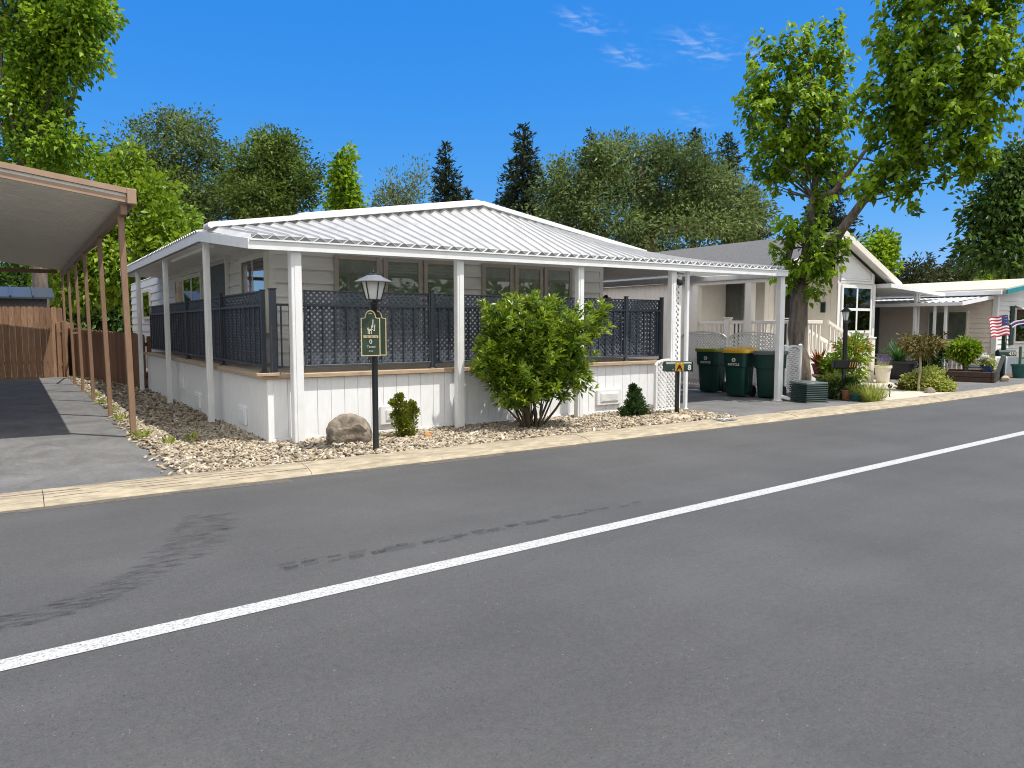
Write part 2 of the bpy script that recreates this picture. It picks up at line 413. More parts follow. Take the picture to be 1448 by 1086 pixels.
# ------------------------------------------------------------------ mesh builder
class MB:
    def __init__(self):
        self.v, self.f, self.m = [], [], []

    def add(self, vs, fs, mi=0):
        b = len(self.v)
        self.v += [tuple(p) for p in vs]
        self.f += [tuple(i + b for i in f) for f in fs]
        self.m += [mi] * len(fs)
        return self

    def box(self, a, b, mi=0, ch=0.0):
        """axis-aligned box between corners a and b; ch = chamfer"""
        x0, y0, z0 = (min(a[i], b[i]) for i in range(3))
        x1, y1, z1 = (max(a[i], b[i]) for i in range(3))
        c = ((x0 + x1) / 2, (y0 + y1) / 2, (z0 + z1) / 2)
        return self.obox(c, (1, 0, 0), (0, 1, 0), (0, 0, 1), (x1 - x0) / 2, (y1 - y0) / 2, (z1 - z0) / 2, mi, ch)

    def obox(self, c, ax, ay, az, hx, hy, hz, mi=0, ch=0.0):
        ax, ay, az, c = Vector(ax), Vector(ay), Vector(az), Vector(c)
        if ch <= 0:
            vs = [c + ax * sx * hx + ay * sy * hy + az * sz * hz for sz in (-1, 1) for sy in (-1, 1) for sx in (-1, 1)]
            fs = [(0, 2, 3, 1), (4, 5, 7, 6), (0, 1, 5, 4), (2, 6, 7, 3), (0, 4, 6, 2), (1, 3, 7, 5)]
            return self.add(vs, fs, mi)
        ch = min(ch, hx * .45, hy * .45, hz * .45)
        vs, idx = [], {}
        for sx in (-1, 1):
            for sy in (-1, 1):
                for sz in (-1, 1):
                    for k in range(3):
                        h = [hx - ch, hy - ch, hz - ch]
                        h[k] += ch
                        idx[(sx, sy, sz, k)] = len(vs)
                        vs.append(c + ax * sx * h[0] + ay * sy * h[1] + az * sz * h[2])
        fs = []
        for k in range(3):
            o = [i for i in range(3) if i != k]
            for s in (-1, 1):
                q = []
                for (p, r) in ((-1, -1), (1, -1), (1, 1), (-1, 1)):
                    g = [0, 0, 0]; g[k] = s; g[o[0]] = p; g[o[1]] = r
                    q.append(idx[(*g, k)])
                fs.append(tuple(q))
        for e in range(3):                       # edges along axis e
            a_, b_ = [i for i in range(3) if i != e]
            for sa in (-1, 1):
                for sb in (-1, 1):
                    def gi(se, k):
                        g = [0, 0, 0]; g[e] = se; g[a_] = sa; g[b_] = sb
                        return idx[(*g, k)]
                    fs.append((gi(-1, a_), gi(1, a_), gi(1, b_), gi(-1, b_)))
        for sx in (-1, 1):
            for sy in (-1, 1):
                for sz in (-1, 1):
                    fs.append(tuple(idx[(sx, sy, sz, k)] for k in range(3)))
        return self.add(vs, fs, mi)

    def bar(self, p, q, w, h, mi=0, up=(0, 0, 1), ch=0.0):
        """square bar from p to q, width w across, height h along up"""
        p, q = Vector(p), Vector(q)
        d = q - p
        L = d.length
        d.normalize()
        u = Vector(up)
        s = d.cross(u)
        if s.length < 1e-6:
            s = d.cross(Vector((1, 0, 0)))
        s.normalize()
        u = s.cross(d)
        return self.obox((p + q) / 2, d, s, u, L / 2, w / 2, h / 2, mi, ch)

    def tube(self, pts, rad, n=8, mi=0, cap=True):
        pts = [Vector(p) for p in pts]
        if not isinstance(rad, (list, tuple)):
            rad = [rad] * len(pts)
        vs, fs = [], []
        ref = Vector((0, 0, 1))
        for i, p in enumerate(pts):
            d = (pts[min(i + 1, len(pts) - 1)] - pts[max(i - 1, 0)])
            d.normalize()
            r = ref if abs(d.dot(ref)) < .95 else Vector((1, 0, 0))
            s = d.cross(r); s.normalize()
            t = s.cross(d)
            for k in range(n):
                a = 2 * math.pi * k / n
                vs.append(p + (s * math.cos(a) + t * math.sin(a)) * rad[i])
        for i in range(len(pts) - 1):
            for k in range(n):
                a, b = i * n + k, i * n + (k + 1) % n
                fs.append((a, b, b + n, a + n))
        if cap:
            fs.append(tuple(range(n))[::-1])
            fs.append(tuple(range((len(pts) - 1) * n, len(pts) * n)))
        return self.add(vs, fs, mi)

    def lathe(self, c, prof, n=20, mi=0, rot=0., sq=None):
        """profile of (radius, z) round the vertical through c; sq = polygon sides"""
        n = sq or n
        vs, fs = [], []
        for (r, z) in prof:
            for k in range(n):
                a = rot + 2 * math.pi * k / n
                vs.append((c[0] + r * math.cos(a), c[1] + r * math.sin(a), c[2] + z))
        for i in range(len(prof) - 1):
            for k in range(n):
                a, b = i * n + k, i * n + (k + 1) % n
                fs.append((a, b, b + n, a + n))
        fs.append(tuple(range(n))[::-1])
        fs.append(tuple(range((len(prof) - 1) * n, len(prof) * n)))
        return self.add(vs, fs, mi)

    def prism(self, poly, d, mi=0):
        """planar polygon (3-D points) pushed along the vector d"""
        n = len(poly)
        a = [Vector(p) for p in poly]
        b = [p + Vector(d) for p in a]
        fs = [tuple(range(n))[::-1], tuple(range(n, 2 * n))]
        fs += [(i, (i + 1) % n, (i + 1) % n + n, i + n) for i in range(n)]
        return self.add(a + b, fs, mi)

    def quad(self, a, b, c, d, mi=0):
        return self.add([a, b, c, d], [(0, 1, 2, 3)], mi)

    def build(self, name, mats, parent=None, smooth=0., label=None):
        o_ = ORG.get(parent.name, (0, 0, 0)) if parent else (0, 0, 0)
        me = bpy.data.meshes.new(name)
        me.from_pydata([(p[0] - o_[0], p[1] - o_[1], p[2] - o_[2]) for p in self.v], [], self.f)
        for m in (mats if isinstance(mats, (list, tuple)) else [mats]):
            me.materials.append(M[m] if isinstance(m, str) else m)
        me.polygons.foreach_set('material_index', self.m)
        bm_fix(me)
        if smooth:
            me.polygons.foreach_set('use_smooth', [True] * len(me.polygons))
            me.set_sharp_from_angle(angle=R(smooth))
        me.update()
        return link(name, me, parent, label)


def bm_fix(me):
    import bmesh
    bm = bmesh.new()
    bm.from_mesh(me)
    bmesh.ops.recalc_face_normals(bm, faces=bm.faces)
    bm.to_mesh(me)
    bm.free()


ORG = {}


def link(name, me, parent=None, label=None):
    o = bpy.data.objects.new(name, me)
    COL.objects.link(o)
    if parent:
        o.parent = parent
        ORG[o.name] = ORG.get(parent.name, (0, 0, 0))
    if label:
        o['label'] = label
    return o


def thing(name, label, cat, loc, group=None):
    o = bpy.data.objects.new(name, None)
    COL.objects.link(o)
    o.empty_display_size = .2
    o.location = loc
    ORG[o.name] = tuple(loc)
    o['label'] = label
    o['category'] = cat
    if group:
        o['group'] = group
    return o


def tag(o, label, cat, group=None):
    o['label'] = label
    o['category'] = cat
    if group:
        o['group'] = group
    return o


def struct(name, mb, mats, smooth=0., kind='structure'):
    o = mb.build(name, mats, None, smooth)
    o['kind'] = kind
    return o


def npmesh(name, verts, faces, mats, parent=None, tint=None, smooth=False, label=None):
    """faces: (n,3) or (n,4) int array"""
    o_ = np.array(ORG.get(parent.name, (0, 0, 0)) if parent else (0, 0, 0))
    verts = np.asarray(verts, dtype=np.float64) - o_
    me = bpy.data.meshes.new(name)
    k = faces.shape[1]
    me.vertices.add(len(verts)); me.vertices.foreach_set('co', verts.astype(np.float32).ravel())
    me.loops.add(faces.size); me.loops.foreach_set('vertex_index', faces.astype(np.int32).ravel())
    me.polygons.add(len(faces))
    me.polygons.foreach_set('loop_start', np.arange(0, faces.size, k, dtype=np.int32))
    me.polygons.foreach_set('loop_total', np.full(len(faces), k, dtype=np.int32))
    if smooth:
        me.polygons.foreach_set('use_smooth', np.ones(len(faces), dtype=bool))
    for m in (mats if isinstance(mats, (list, tuple)) else [mats]):
        me.materials.append(M[m] if isinstance(m, str) else m)
    if tint is not None:
        a = me.attributes.new('tint', 'FLOAT', 'POINT')
        a.data.foreach_set('value', np.asarray(tint, dtype=np.float32))
    me.update(calc_edges=True)
    me.validate()
    return link(name, me, parent, label)


def text_mb(mb, s, size, o, ux, uy, mi=0, align='CENTER', thick=.002, bold=0.):
    """flat lettering laid on the plane at o with axes ux (reading direction) and uy"""
    cu = bpy.data.curves.new('lettering', 'FONT')
    cu.body, cu.size, cu.align_x, cu.align_y = s, size, align, 'CENTER'
    cu.resolution_u = 2
    cu.offset = bold
    t = bpy.data.objects.new('lettering', cu)
    COL.objects.link(t)
    bpy.context.view_layer.update()
    me = bpy.data.meshes.new_from_object(t.evaluated_get(bpy.context.evaluated_depsgraph_get()))
    ux, uy, o = Vector(ux), Vector(uy), Vector(o)
    nrm = ux.cross(uy)
    vs = [o + ux * v.co.x + uy * v.co.y + nrm * thick for v in me.vertices]
    mb.add(vs, [tuple(p.vertices) for p in me.polygons], mi)
    bpy.data.objects.remove(t)
    bpy.data.curves.remove(cu)
    bpy.data.meshes.remove(me)


# ------------------------------------------------------------------ foliage
def unit(a):
    return a / np.maximum(np.linalg.norm(a, axis=1, keepdims=True), 1e-9)


def leaf_arrays(P, D, L, W, fold=.18, droop=.15, tint=None):
    """folded lozenge leaves: base P, direction D, length L, width ratio W"""
    n = len(P)
    D = unit(D)
    S = unit(np.cross(D, RNG.normal(size=(n, 3)) + np.array([0, 0, .9])))
    U = np.cross(S, D)
    L = np.broadcast_to(L, (n,))[:, None]
    v = np.empty((n, 4, 3))
    v[:, 0] = P
    v[:, 1] = P + D * L * .48 + S * L * W * .5 + U * L * fold
    v[:, 2] = P + D * L - np.array([0, 0, 1.]) * L * droop
    v[:, 3] = P + D * L * .48 - S * L * W * .5 + U * L * fold
    b = np.arange(n)[:, None] * 4
    f = np.concatenate([b + np.array([[0, 1, 2]]), b + np.array([[0, 2, 3]])])
    t = RNG.random(n) if tint is None else tint
    return v.reshape(-1, 3), f, np.repeat(t, 4)


def merge(parts):
    vs, fs, ts, k = [], [], [], 0
    for v, f, t in parts:
        vs.append(v); fs.append(f + k); ts.append(t); k += len(v)
    return np.concatenate(vs), np.concatenate(fs), np.concatenate(ts)


def blob_points(blobs, n, shell=.45):
    c = np.array([b[0] for b in blobs], float)
    r = np.array([b[1] if isinstance(b[1], (tuple, list)) else (b[1],) * 3 for b in blobs], float)
    w = r.prod(axis=1) ** .75
    k = RNG.choice(len(blobs), n, p=w / w.sum())
    d = unit(RNG.normal(size=(n, 3)))
    rad = (shell ** 3 + (1 - shell ** 3) * RNG.random(n)) ** (1 / 3.)
    lump = 1 + .16 * np.sin(d[:, 0] * 5 + k) + .14 * np.sin(d[:, 2] * 6 + 2 * k) + .1 * np.sin(d[:, 1] * 9)
    p = c[k] + d * r[k] * (rad * lump)[:, None]
    return p, d, k


def crown(name, mat, parent, blobs, n_cl, per, cl_r, L, W=.55, outward=.7, up=.2, shell=.45, fold=.15, droop=.2,
          flat=1.0, lvar=.35, zmin=None, tintbias=0.):
    P, D, k = blob_points(blobs, n_cl, shell)
    cr = cl_r * (.6 + .8 * RNG.random(n_cl))
    n = n_cl * per
    idx = np.repeat(np.arange(n_cl), per)
    off = (RNG.normal(size=(n, 3)) * .5).clip(-.85, .85)
    off[:, 2] *= flat
    pos = P[idx] + off * cr[idx][:, None]
    dirs = unit(off) * .8 + D[idx] * outward + np.array([0, 0, up]) + RNG.normal(size=(n, 3)) * .35
    ln = L * (1 - lvar + 2 * lvar * RNG.random(n))
    tint = np.clip(.5 + RNG.normal(size=n_cl)[idx] * .27 + .12 * np.sin(k * 2.3)[idx] + RNG.normal(size=n) * .2 + tintbias, 0, 1)
    if zmin is not None:
        keep = pos[:, 2] > zmin
        pos, dirs, ln, tint = pos[keep], dirs[keep], ln[keep], tint[keep]
    v, f, t = leaf_arrays(pos, dirs, ln, W, fold, droop, tint)
    return npmesh(name, v, f, mat, parent, t), P


def limb(mb, a, b, r0, r1, bend=.12, n=6, sides=7, sag=0.):
    a, b = Vector(a), Vector(b)
    L = (b - a).length
    off = Vector((random.uniform(-1, 1), random.uniform(-1, 1), random.uniform(-.3, .6))) * L * bend
    pts, rad = [], []
    for i in range(n + 1):
        t = i / n
        p = a.lerp(b, t) + off * math.sin(math.pi * t) + Vector((0, 0, sag * math.sin(math.pi * t)))
        p += Vector((random.uniform(-1, 1), random.uniform(-1, 1), random.uniform(-1, 1))) * L * .012
        pts.append(p); rad.append(r0 + (r1 - r0) * t)
    mb.tube(pts, rad, sides)
    return pts


L_ = {}
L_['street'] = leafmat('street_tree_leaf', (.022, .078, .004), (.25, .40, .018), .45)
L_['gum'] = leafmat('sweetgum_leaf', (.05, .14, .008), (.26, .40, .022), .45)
L_['lime'] = leafmat('lime_leaf', (.10, .20, .010), (.25, .36, .022), .38)
L_['oak'] = leafmat('oak_leaf', (.038, .080, .014), (.18, .265, .048), .40)
L_['olive'] = leafmat('olive_leaf', (.038, .075, .020), (.195, .265, .080), .38)
L_['pale'] = leafmat('pale_leaf', (.09, .14, .045), (.22, .28, .09), .35)
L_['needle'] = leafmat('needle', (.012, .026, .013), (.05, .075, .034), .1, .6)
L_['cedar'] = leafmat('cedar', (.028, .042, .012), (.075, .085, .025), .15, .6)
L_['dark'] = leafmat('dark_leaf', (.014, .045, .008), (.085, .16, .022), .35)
L_['bush'] = leafmat('bush_leaf', (.045, .125, .008), (.26, .36, .025), .32, .33, .5)
L_['juniper'] = leafmat('juniper', (.045, .085, .006), (.30, .32, .022), .2, .5)
L_['shrubdark'] = leafmat('dark_shrub_leaf', (.014, .045, .010), (.055, .115, .022), .2, .4)
L_['red'] = leafmat('red_leaf', (.20, .035, .015), (.36, .13, .03), .25)
L_['bronze'] = leafmat('bronze_leaf', (.09, .085, .02), (.24, .19, .055), .3)
L_['grass'] = leafmat('grass_leaf', (.16, .23, .035), (.46, .50, .12), .45)
L_['yucca'] = leafmat('yucca_leaf', (.02, .085, .02), (.08, .20, .05), .25)
L_['flower_red'] = leafmat('red_petal', (.36, .015, .02), (.55, .04, .03), .3)
L_['flower_white'] = leafmat('white_petal', (.70, .68, .72), (.85, .83, .85), .3)
L_['lavender'] = leafmat('lavender', (.13, .09, .25), (.25, .18, .40), .3)
L_['orange'] = leafmat('orange_petal', (.55, .14, .01), (.65, .28, .02), .3)


# =================================================================== GROUND
g = MB()
g.quad((-700, -500, -.35), (900, -500, -.35), (900, 900, -.35), (-700, 900, -.35))
struct('ground', g, 'earth')
# the road sheet, laid in strips so the surface stays smooth
r = MB()
r.quad((-60, -8, 0), (120, -8, 0), (120, 7.50, 0), (-60, 7.50, 0))
struct('road', r, 'road')
# lots behind the kerb
y = MB()
y.quad((-60, 7.4, -.004), (120, 7.4, -.004), (120, 60, -.004), (-60, 60, -.004))
struct('yard_ground', y, 'soil')
d = MB()
d.quad((-8, 7.86, .032), (1.36, 7.86, .032), (1.36, 26.3, .004), (-8, 26.3, .004))
struct('driveway', d, 'drive')
d = MB()
d.quad((9.95, 7.86, .034), (14.02, 7.86, .034), (14.02, 26, .006), (9.95, 26, .006))
struct('carport_driveway', d, 'drive')
d = MB()
d.quad((17.95, 7.95, .030), (24.3, 8.0, .030), (24.3, 14, .03), (19.5, 14, .03))
struct('neighbour_driveway', d, 'drive')
d = MB()
d.prism([(13.9, 7.86, -.02), (18.3, 7.9, -.02), (17.7, 8.35, -.02), (19.4, 10.3, -.02), (20.4, 11.6, -.02), (18.2, 11.6, -.02), (15.4, 8.4, -.02)],
        (0, 0, .058))
struct('walkway', d, 'concrete')
d = MB()
d.quad((20.5, 8.2, .012), (60, 8.2, .012), (60, 40, .012), (20.5, 40, .012))
struct('bare_soil', d, 'mulch')

# rolled kerb: low profile swept along the road, in cast lengths with joints
kerb = MB()
prof = [(0, .0), (.05, .035), (.16, .062), (.34, .074), (.50, .060), (.50, -.05), (0, -.05)]


def kerb_y(x):
    if x < 12:
        return 7.40 + .02 * math.sin(x * .35)
    return 7.40 + .02 * math.sin(4.2) + .0040 * (x - 12) ** 2


x = -14.0
while x < 42:
    L = random.uniform(1.5, 3.2)
    x2 = x + L
    n = 6
    vs, fs = [], []
    dz = random.uniform(-.006, .006) if x > 2.6 else 0.
    for i in range(n + 1):
        xx = x + .003 + (L - .006) * i / n
        for (dy, z) in prof:
            jit = .006 * math.sin(xx * 7 + dy * 20) * (0 if xx < 2.6 else 1)
            vs.append((xx, kerb_y(xx) + dy + jit * .6, z + (dz + jit * .5 if z > .01 else 0)))
    k = len(prof)
    for i in range(n):
        for j in range(k):
            a, b = i * k + j, i * k + (j + 1) % k
            fs.append((a, b, b + k, a + k))
    fs.append(tuple(range(k))[::-1]); fs.append(tuple(range(n * k, n * k + k)))
    kerb.add(vs, fs)
    x = x2
struct('kerb', kerb, 'curb', 40)

# groove lines pressed into the kerb in front of the left driveway
gr = MB()
for j, yy in enumerate((7.46, 7.53, 7.60, 7.67, 7.75, 7.83)):
    xx = -3.0
    while xx < 2.3:
        ln = random.uniform(.25, .9)
        h = np.interp(yy - 7.41, [0, .05, .16, .34, .5], [0, .035, .062, .074, .06]) + .004
        w = random.uniform(.010, .020)
        y0, y1 = yy + random.uniform(-.012, .012), yy + random.uniform(-.012, .012)
        gr.quad((xx, y0, h), (xx + ln, y1, h), (xx + ln, y1 + w, h), (xx, y0 + w, h))
        xx += ln + random.uniform(.05, .5)
M['groove'] = wornmat('kerb_groove', (.17, .12, .07), .42, .1, 30, .9, .85)
struct('kerb_grooves', gr, 'groove')

ln_ = MB()
n = 60
for i in range(n):
    xa, xb = -12 + 92 * i / n, -12 + 92 * (i + 1) / n
    ya, yb = 4.0 + .046 * xa - .00006 * xa * xa, 4.0 + .046 * xb - .00006 * xb * xb
    ln_.quad((xa, ya - .070, .004), (xb, yb - .070, .004), (xb, yb + .070, .004), (xa, ya + .070, .004))
struct('road_line', ln_, 'line')

# tyre marks: smeared tread blocks
tm = MB()


def smear(cx, cy, ang, lx, wy, n=9):
    ps = []
    for i in range(n):
        a = 2 * math.pi * i / n
        rr = random.uniform(.6, 1.1)
        px, py = lx * math.cos(a) * rr, wy * math.sin(a) * rr
        ps.append((cx + px * math.cos(ang) - py * math.sin(ang), cy + px * math.sin(ang) + py * math.cos(ang), .004 + random.random() * .0006))
    tm.add(ps, [tuple(range(n))])


path = [(-.30, 4.50), (-.06, 4.58), (.2, 4.64), (.40, 4.80), (.62, 5.0), (.82, 5.25), (1.0, 5.50), (1.12, 5.8), (1.22, 6.1), (1.28, 6.35)]
for i in range(len(path) - 1):
    (xa, ya), (xb, yb) = path[i], path[i + 1]
    L = math.hypot(xb - xa, yb - ya)
    for q in range(int(L / .0045) + 1):
        t = random.random()
        s = random.uniform(-.13, .13) * (1 + .5 * (i > 4))
        ang = math.atan2(yb - ya, xb - xa)
        smear(xa + (xb - xa) * t - math.sin(ang) * s, ya + (yb - ya) * t + math.cos(ang) * s,
              random.uniform(-.2, .25) - .1, random.uniform(.02, .10), random.uniform(.004, .016))
xx = 1.34
while xx < 4.4:
    w = .10 * (1 if xx < 3.6 else .7)
    yy = 4.62 + .02 * math.sin(xx * 2) - .015 * (xx - 3)
    for q in range(4):
        fade = max(.45, 1 - (xx - 1.4) / 6)
        x0, y0 = xx + random.uniform(-.01, .03), yy + w * random.uniform(-.5, .5)
        l_, h_ = random.uniform(.08, .13), w * random.uniform(.18, .42) * fade
        tm.add([(x0, y0 - h_, .0042 + q * .0002), (x0 + l_ * .5, y0 - h_ * random.uniform(.7, 1.2), .0042 + q * .0002), (x0 + l_, y0 - h_ * .8, .0042 + q * .0002),
                (x0 + l_ + .02, y0 + h_ * .9, .0042 + q * .0002), (x0 + l_ * .5, y0 + h_ * random.uniform(.7, 1.2), .0042 + q * .0002), (x0 + .02, y0 + h_, .0042 + q * .0002)], [(0, 1, 2, 3, 4, 5)])
    xx += random.uniform(.10, .19)
struct('tyre_marks', tm, 'tyre')

gd = MB()
xx = -14.
while xx < 40:
    L = random.uniform(.5, 1.2)
    w0, w1 = random.uniform(.05, .22), random.uniform(.05, .22)
    gd.quad((xx, kerb_y(xx) - w0, .0035), (xx + L, kerb_y(xx + L) - w1, .0035), (xx + L, kerb_y(xx + L) + .003, .0035), (xx, kerb_y(xx) + .003, .0035))
    xx += L
M['dirt'] = wornmat('gutter_dirt', (.19, .165, .13), .47, .16, 14, .9, .75, (1, 2, 1))
struct('gutter_dirt', gd, 'dirt')

# gravel: chips of river stone
gb = MB()
gb.quad((1.30, 7.88, .022), (9.95, 7.88, .022), (9.95, 9.75, .030), (1.30, 9.75, .030))
gb.quad((1.36, 9.75, .030), (3.0, 9.75, .030), (3.0, 26.4, .012), (1.36, 26.4, .012))
struct('gravel_bed', gb, 'soil')


def ico(sub):
    import bmesh
    bm = bmesh.new()
    bmesh.ops.create_icosphere(bm, subdivisions=sub, radius=1)
    v = np.array([tuple(x.co) for x in bm.verts]); f = np.array([[w.index for w in q.verts] for q in bm.faces])
    bm.free()
    return v, f


def stones(P, size, V0, F0, zf=.5):
    n, k = len(P), len(V0)
    ang = RNG.random(n) * 2 * np.pi
    a = size * (.75 + .9 * RNG.random(n)); b = size * (.30 + .32 * RNG.random(n)); c = size * zf * (.5 + .5 * RNG.random(n))
    nz = 1 + .22 * RNG.normal(size=(n, k, 1)).clip(-1.6, 1.6)
    v = V0[None] * nz
    v = np.sign(v) * np.abs(v) ** .85
    v = v * np.stack([a, b, c], 1)[:, None]
    tilt = RNG.normal(size=n) * .35
    ct, st = np.cos(tilt)[:, None], np.sin(tilt)[:, None]
    x, z = v[:, :, 0] * ct - v[:, :, 2] * st, v[:, :, 0] * st + v[:, :, 2] * ct
    ca, sa = np.cos(ang)[:, None], np.sin(ang)[:, None]
    w = np.stack([x * ca - v[:, :, 1] * sa, x * sa + v[:, :, 1] * ca, z], 2) + P[:, None]
    f = (F0[None] + (np.arange(n) * k)[:, None, None]).reshape(-1, 3)
    return w.reshape(-1, 3), f, np.repeat(RNG.random(n), k)


def gravel_mat():
    m = bpy.data.materials.new('gravel_stone')
    m.use_nodes = True
    n, l = m.node_tree.nodes, m.node_tree.links
    b = n['Principled BSDF']; b.inputs['Roughness'].default_value = .8; b.inputs['Specular IOR Level'].default_value = .3
    a = n.new('ShaderNodeAttribute'); a.attribute_name = 'tint'
    cr = n.new('ShaderNodeValToRGB')
    e = cr.color_ramp.elements
    e[0].position, e[0].color = 0, (.14, .105, .07, 1)
    e[1].position, e[1].color = 1, (.58, .53, .45, 1)
    for p, c in ((.15, (.175, .15, .12)), (.4, (.345, .285, .205)), (.6, (.41, .325, .21)), (.75, (.32, .29, .25)), (.88, (.46, .405, .31))):
        q = cr.color_ramp.elements.new(p); q.color = (*c, 1)
    l.new(a.outputs['Fac'], cr.inputs[0])
    t = n.new('ShaderNodeTexCoord')
    z = n.new('ShaderNodeTexNoise'); z.inputs['Scale'].default_value = 45; z.inputs['Detail'].default_value = 4
    l.new(t.outputs['Object'], z.inputs['Vector'])
    mx = n.new('ShaderNodeMixRGB'); mx.blend_type = 'OVERLAY'; mx.inputs[0].default_value = .35
    l.new(cr.outputs[0], mx.inputs[1]); l.new(z.outputs[0], mx.inputs[2])
    l.new(mx.outputs[0], b.inputs['Base Color'])
    return m


M['gravel'] = gravel_mat()
V1, F1 = ico(2)
V0, F0 = ico(1)
parts = []


def rectpts(x0, x1, y0, y1, n, z, lift=.03):
    p = np.stack([x0 + (x1 - x0) * RNG.random(n), y0 + (y1 - y0) * RNG.random(n), z + lift * RNG.random(n)], 1)
    return p


A = [rectpts(1.36, 9.9, 7.90, 9.52, 7600, .035), rectpts(1.40, 2.75, 9.5, 12.0, 1900, .035)]
# stray stones where the bed meets the drive
A.append(np.stack([1.36 - np.abs(RNG.normal(size=60)) * .06, 7.95 + 6 * RNG.random(60), np.full(60, .04)], 1))
pa = np.concatenate(A)
parts.append(stones(pa, .036, V1[:42] if False else ico(1)[0], ico(1)[1]))
V42, F42 = ico(2)
pb = pa[RNG.random(len(pa)) < .35] + np.array([.03, .02, .012])
parts = [stones(pa, .036, V42, F42), stones(pb, .026, V0, F0)]
parts.append(stones(rectpts(1.38, 2.75, 12.0, 17, 1700, .03), .042, V0, F0))
parts.append(stones(rectpts(1.38, 2.75, 17, 26.2, 1500, .015), .05, V0, F0))
v, f, t = merge(parts)
gv = npmesh('gravel', v, f, 'gravel', None, t, smooth=False)
gv['kind'] = 'stuff'

# weeds along the drive edge
wv = []
for (cx, cy, n) in ((1.42, 11.0, 45), (1.62, 10.15, 24), (1.92, 10.3, 30), (1.42, 13.2, 25), (1.44, 14.6, 25), (1.42, 16.4, 20), (1.45, 18.2, 20)):
    p = np.stack([cx + RNG.normal(size=n) * .05, cy + RNG.normal(size=n) * .12, np.full(n, .05)], 1)
    dd = RNG.normal(size=(n, 3)) * .6 + np.array([0, 0, .7])
    wv.append(leaf_arrays(p, dd, .09 + .07 * RNG.random(n), .25, .1, .1))
v, f, t = merge(wv)
wd = npmesh('weeds', v, f, L_['grass'], None, t)
wd['kind'] = 'stuff'


# =================================================================== MOBILE HOME (the corner house)
def lap_wall(mb, o, u, w, z0, z1, lap=.215, nrm=(0, -1, 0), mi=0, proud=.030):
    """clapboards on the vertical plane through o along u, facing nrm"""
    u, nr, o = Vector(u), Vector(nrm), Vector(o)
    z = z0
    while z < z1 - .01:
        t = min(z + lap, z1)
        a, b = o + Vector((0, 0, z)), o + u * w + Vector((0, 0, z))
        c, d_ = o + u * w + Vector((0, 0, t)), o + Vector((0, 0, t))
        p0, p1 = a + nr * proud, b + nr * proud
        mb.add([a, b, p1, p0, c + nr * .002, d_ + nr * .002], [(0, 1, 2, 3), (3, 2, 4, 5), (0, 3, 5), (1, 4, 2)], mi)
        z = t


def window(parent, o, u, nrm, w, h, frame='taupe', fw=.06, panes=1, rows=1, back='mid_int', blinds=False, glass='glass',
           curtain=False, bars=.035, label=None, name='window'):
    """o = lower left corner on the wall seen from outside; u = along the wall"""
    o, u, nr, up = Vector(o), Vector(u), Vector(nrm), Vector((0, 0, 1))
    fr = MB()

    def bx(mb, x0, x1, z0, z1, d0, d1, mi=0, ch=.004):
        c = o + u * (x0 + x1) / 2 + up * (z0 + z1) / 2 + nr * (d0 + d1) / 2
        mb.obox(c, u, nr, up, abs(x1 - x0) / 2, abs(d1 - d0) / 2, abs(z1 - z0) / 2, mi, ch)
    bx(fr, 0, fw, 0, h, .0, .055); bx(fr, w - fw, w, 0, h, .0, .055)
    bx(fr, fw + .001, w - fw - .001, h - fw, h, .0, .055); bx(fr, fw + .001, w - fw - .001, 0, fw, .0, .058)
    for i in range(1, panes):
        xx = fw + (w - 2 * fw) * i / panes
        bx(fr, xx - bars / 2, xx + bars / 2, fw + .001, h - fw - .001, .0, .050)
    for j in range(1, rows):
        zz = fw + (h - 2 * fw) * j / rows
        for i in range(panes):
            xa = fw + (w - 2 * fw) * i / panes + (bars / 2 + .001 if i else .001)
            xb = fw + (w - 2 * fw) * (i + 1) / panes - (bars / 2 + .001 if i < panes - 1 else .001)
            bx(fr, xa, xb, zz - bars / 2, zz + bars / 2, .0, .046)
    wo = fr.build(name, frame, parent, label=label)
    bk = MB()
    bx(bk, fw * .6, w - fw * .6, fw * .6, h - fw * .6, .018, .021, 0, 0)
    bk.build('room_behind', back, wo)
    if blinds:
        bl = MB()
        z = fw + .03
        while z < h - fw - .03:
            c = o + u * w / 2 + up * z + nr * .030
            bl.obox(c, u, (nr * .5 + up * .86).normalized(), (nr * -.86 + up * .5).normalized(), w / 2 - fw - .012, .012, .0012)
            z += .052
        bl.build('blind', 'blind', wo)
    if curtain:
        for side in (0, 1):
            cu = MB()
            n = 9
            cw = w * .26
            vs = []
            for i in range(n):
                x_ = (fw + cw * i / (n - 1)) if side == 0 else (w - fw - cw * i / (n - 1))
                dd = .026 + .006 * math.sin(i * 1.9)
                for z in (fw, h - fw):
                    vs.append(o + u * x_ + up * z + nr * dd)
            cu.add(vs, [(2 * i, 2 * i + 2, 2 * i + 3, 2 * i + 1) for i in range(n - 1)])
            cu.build('curtain', 'curtain', wo, 60)
    gl = MB()
    bx(gl, fw - .004, w - fw + .004, fw - .004, h - fw + .004, .040, .042, 0, 0)
    gl.build('pane', glass, wo)
    return wo


DK, SKX, SKY_ = .93, 2.70, 9.50          # deck level, skirting planes
WX, WXR, WY, WBACK = 3.32, 9.97, 11.40, 27.0
AWY, AWL, AWR = 9.22, 2.43, 12.95        # awning front edge
GY = 11.25                               # where the awning meets the gable
home = thing('mobile_home', 'white mobile home with corrugated awning roof and dark railed porch', 'house', (3.0, 9.5, 0))

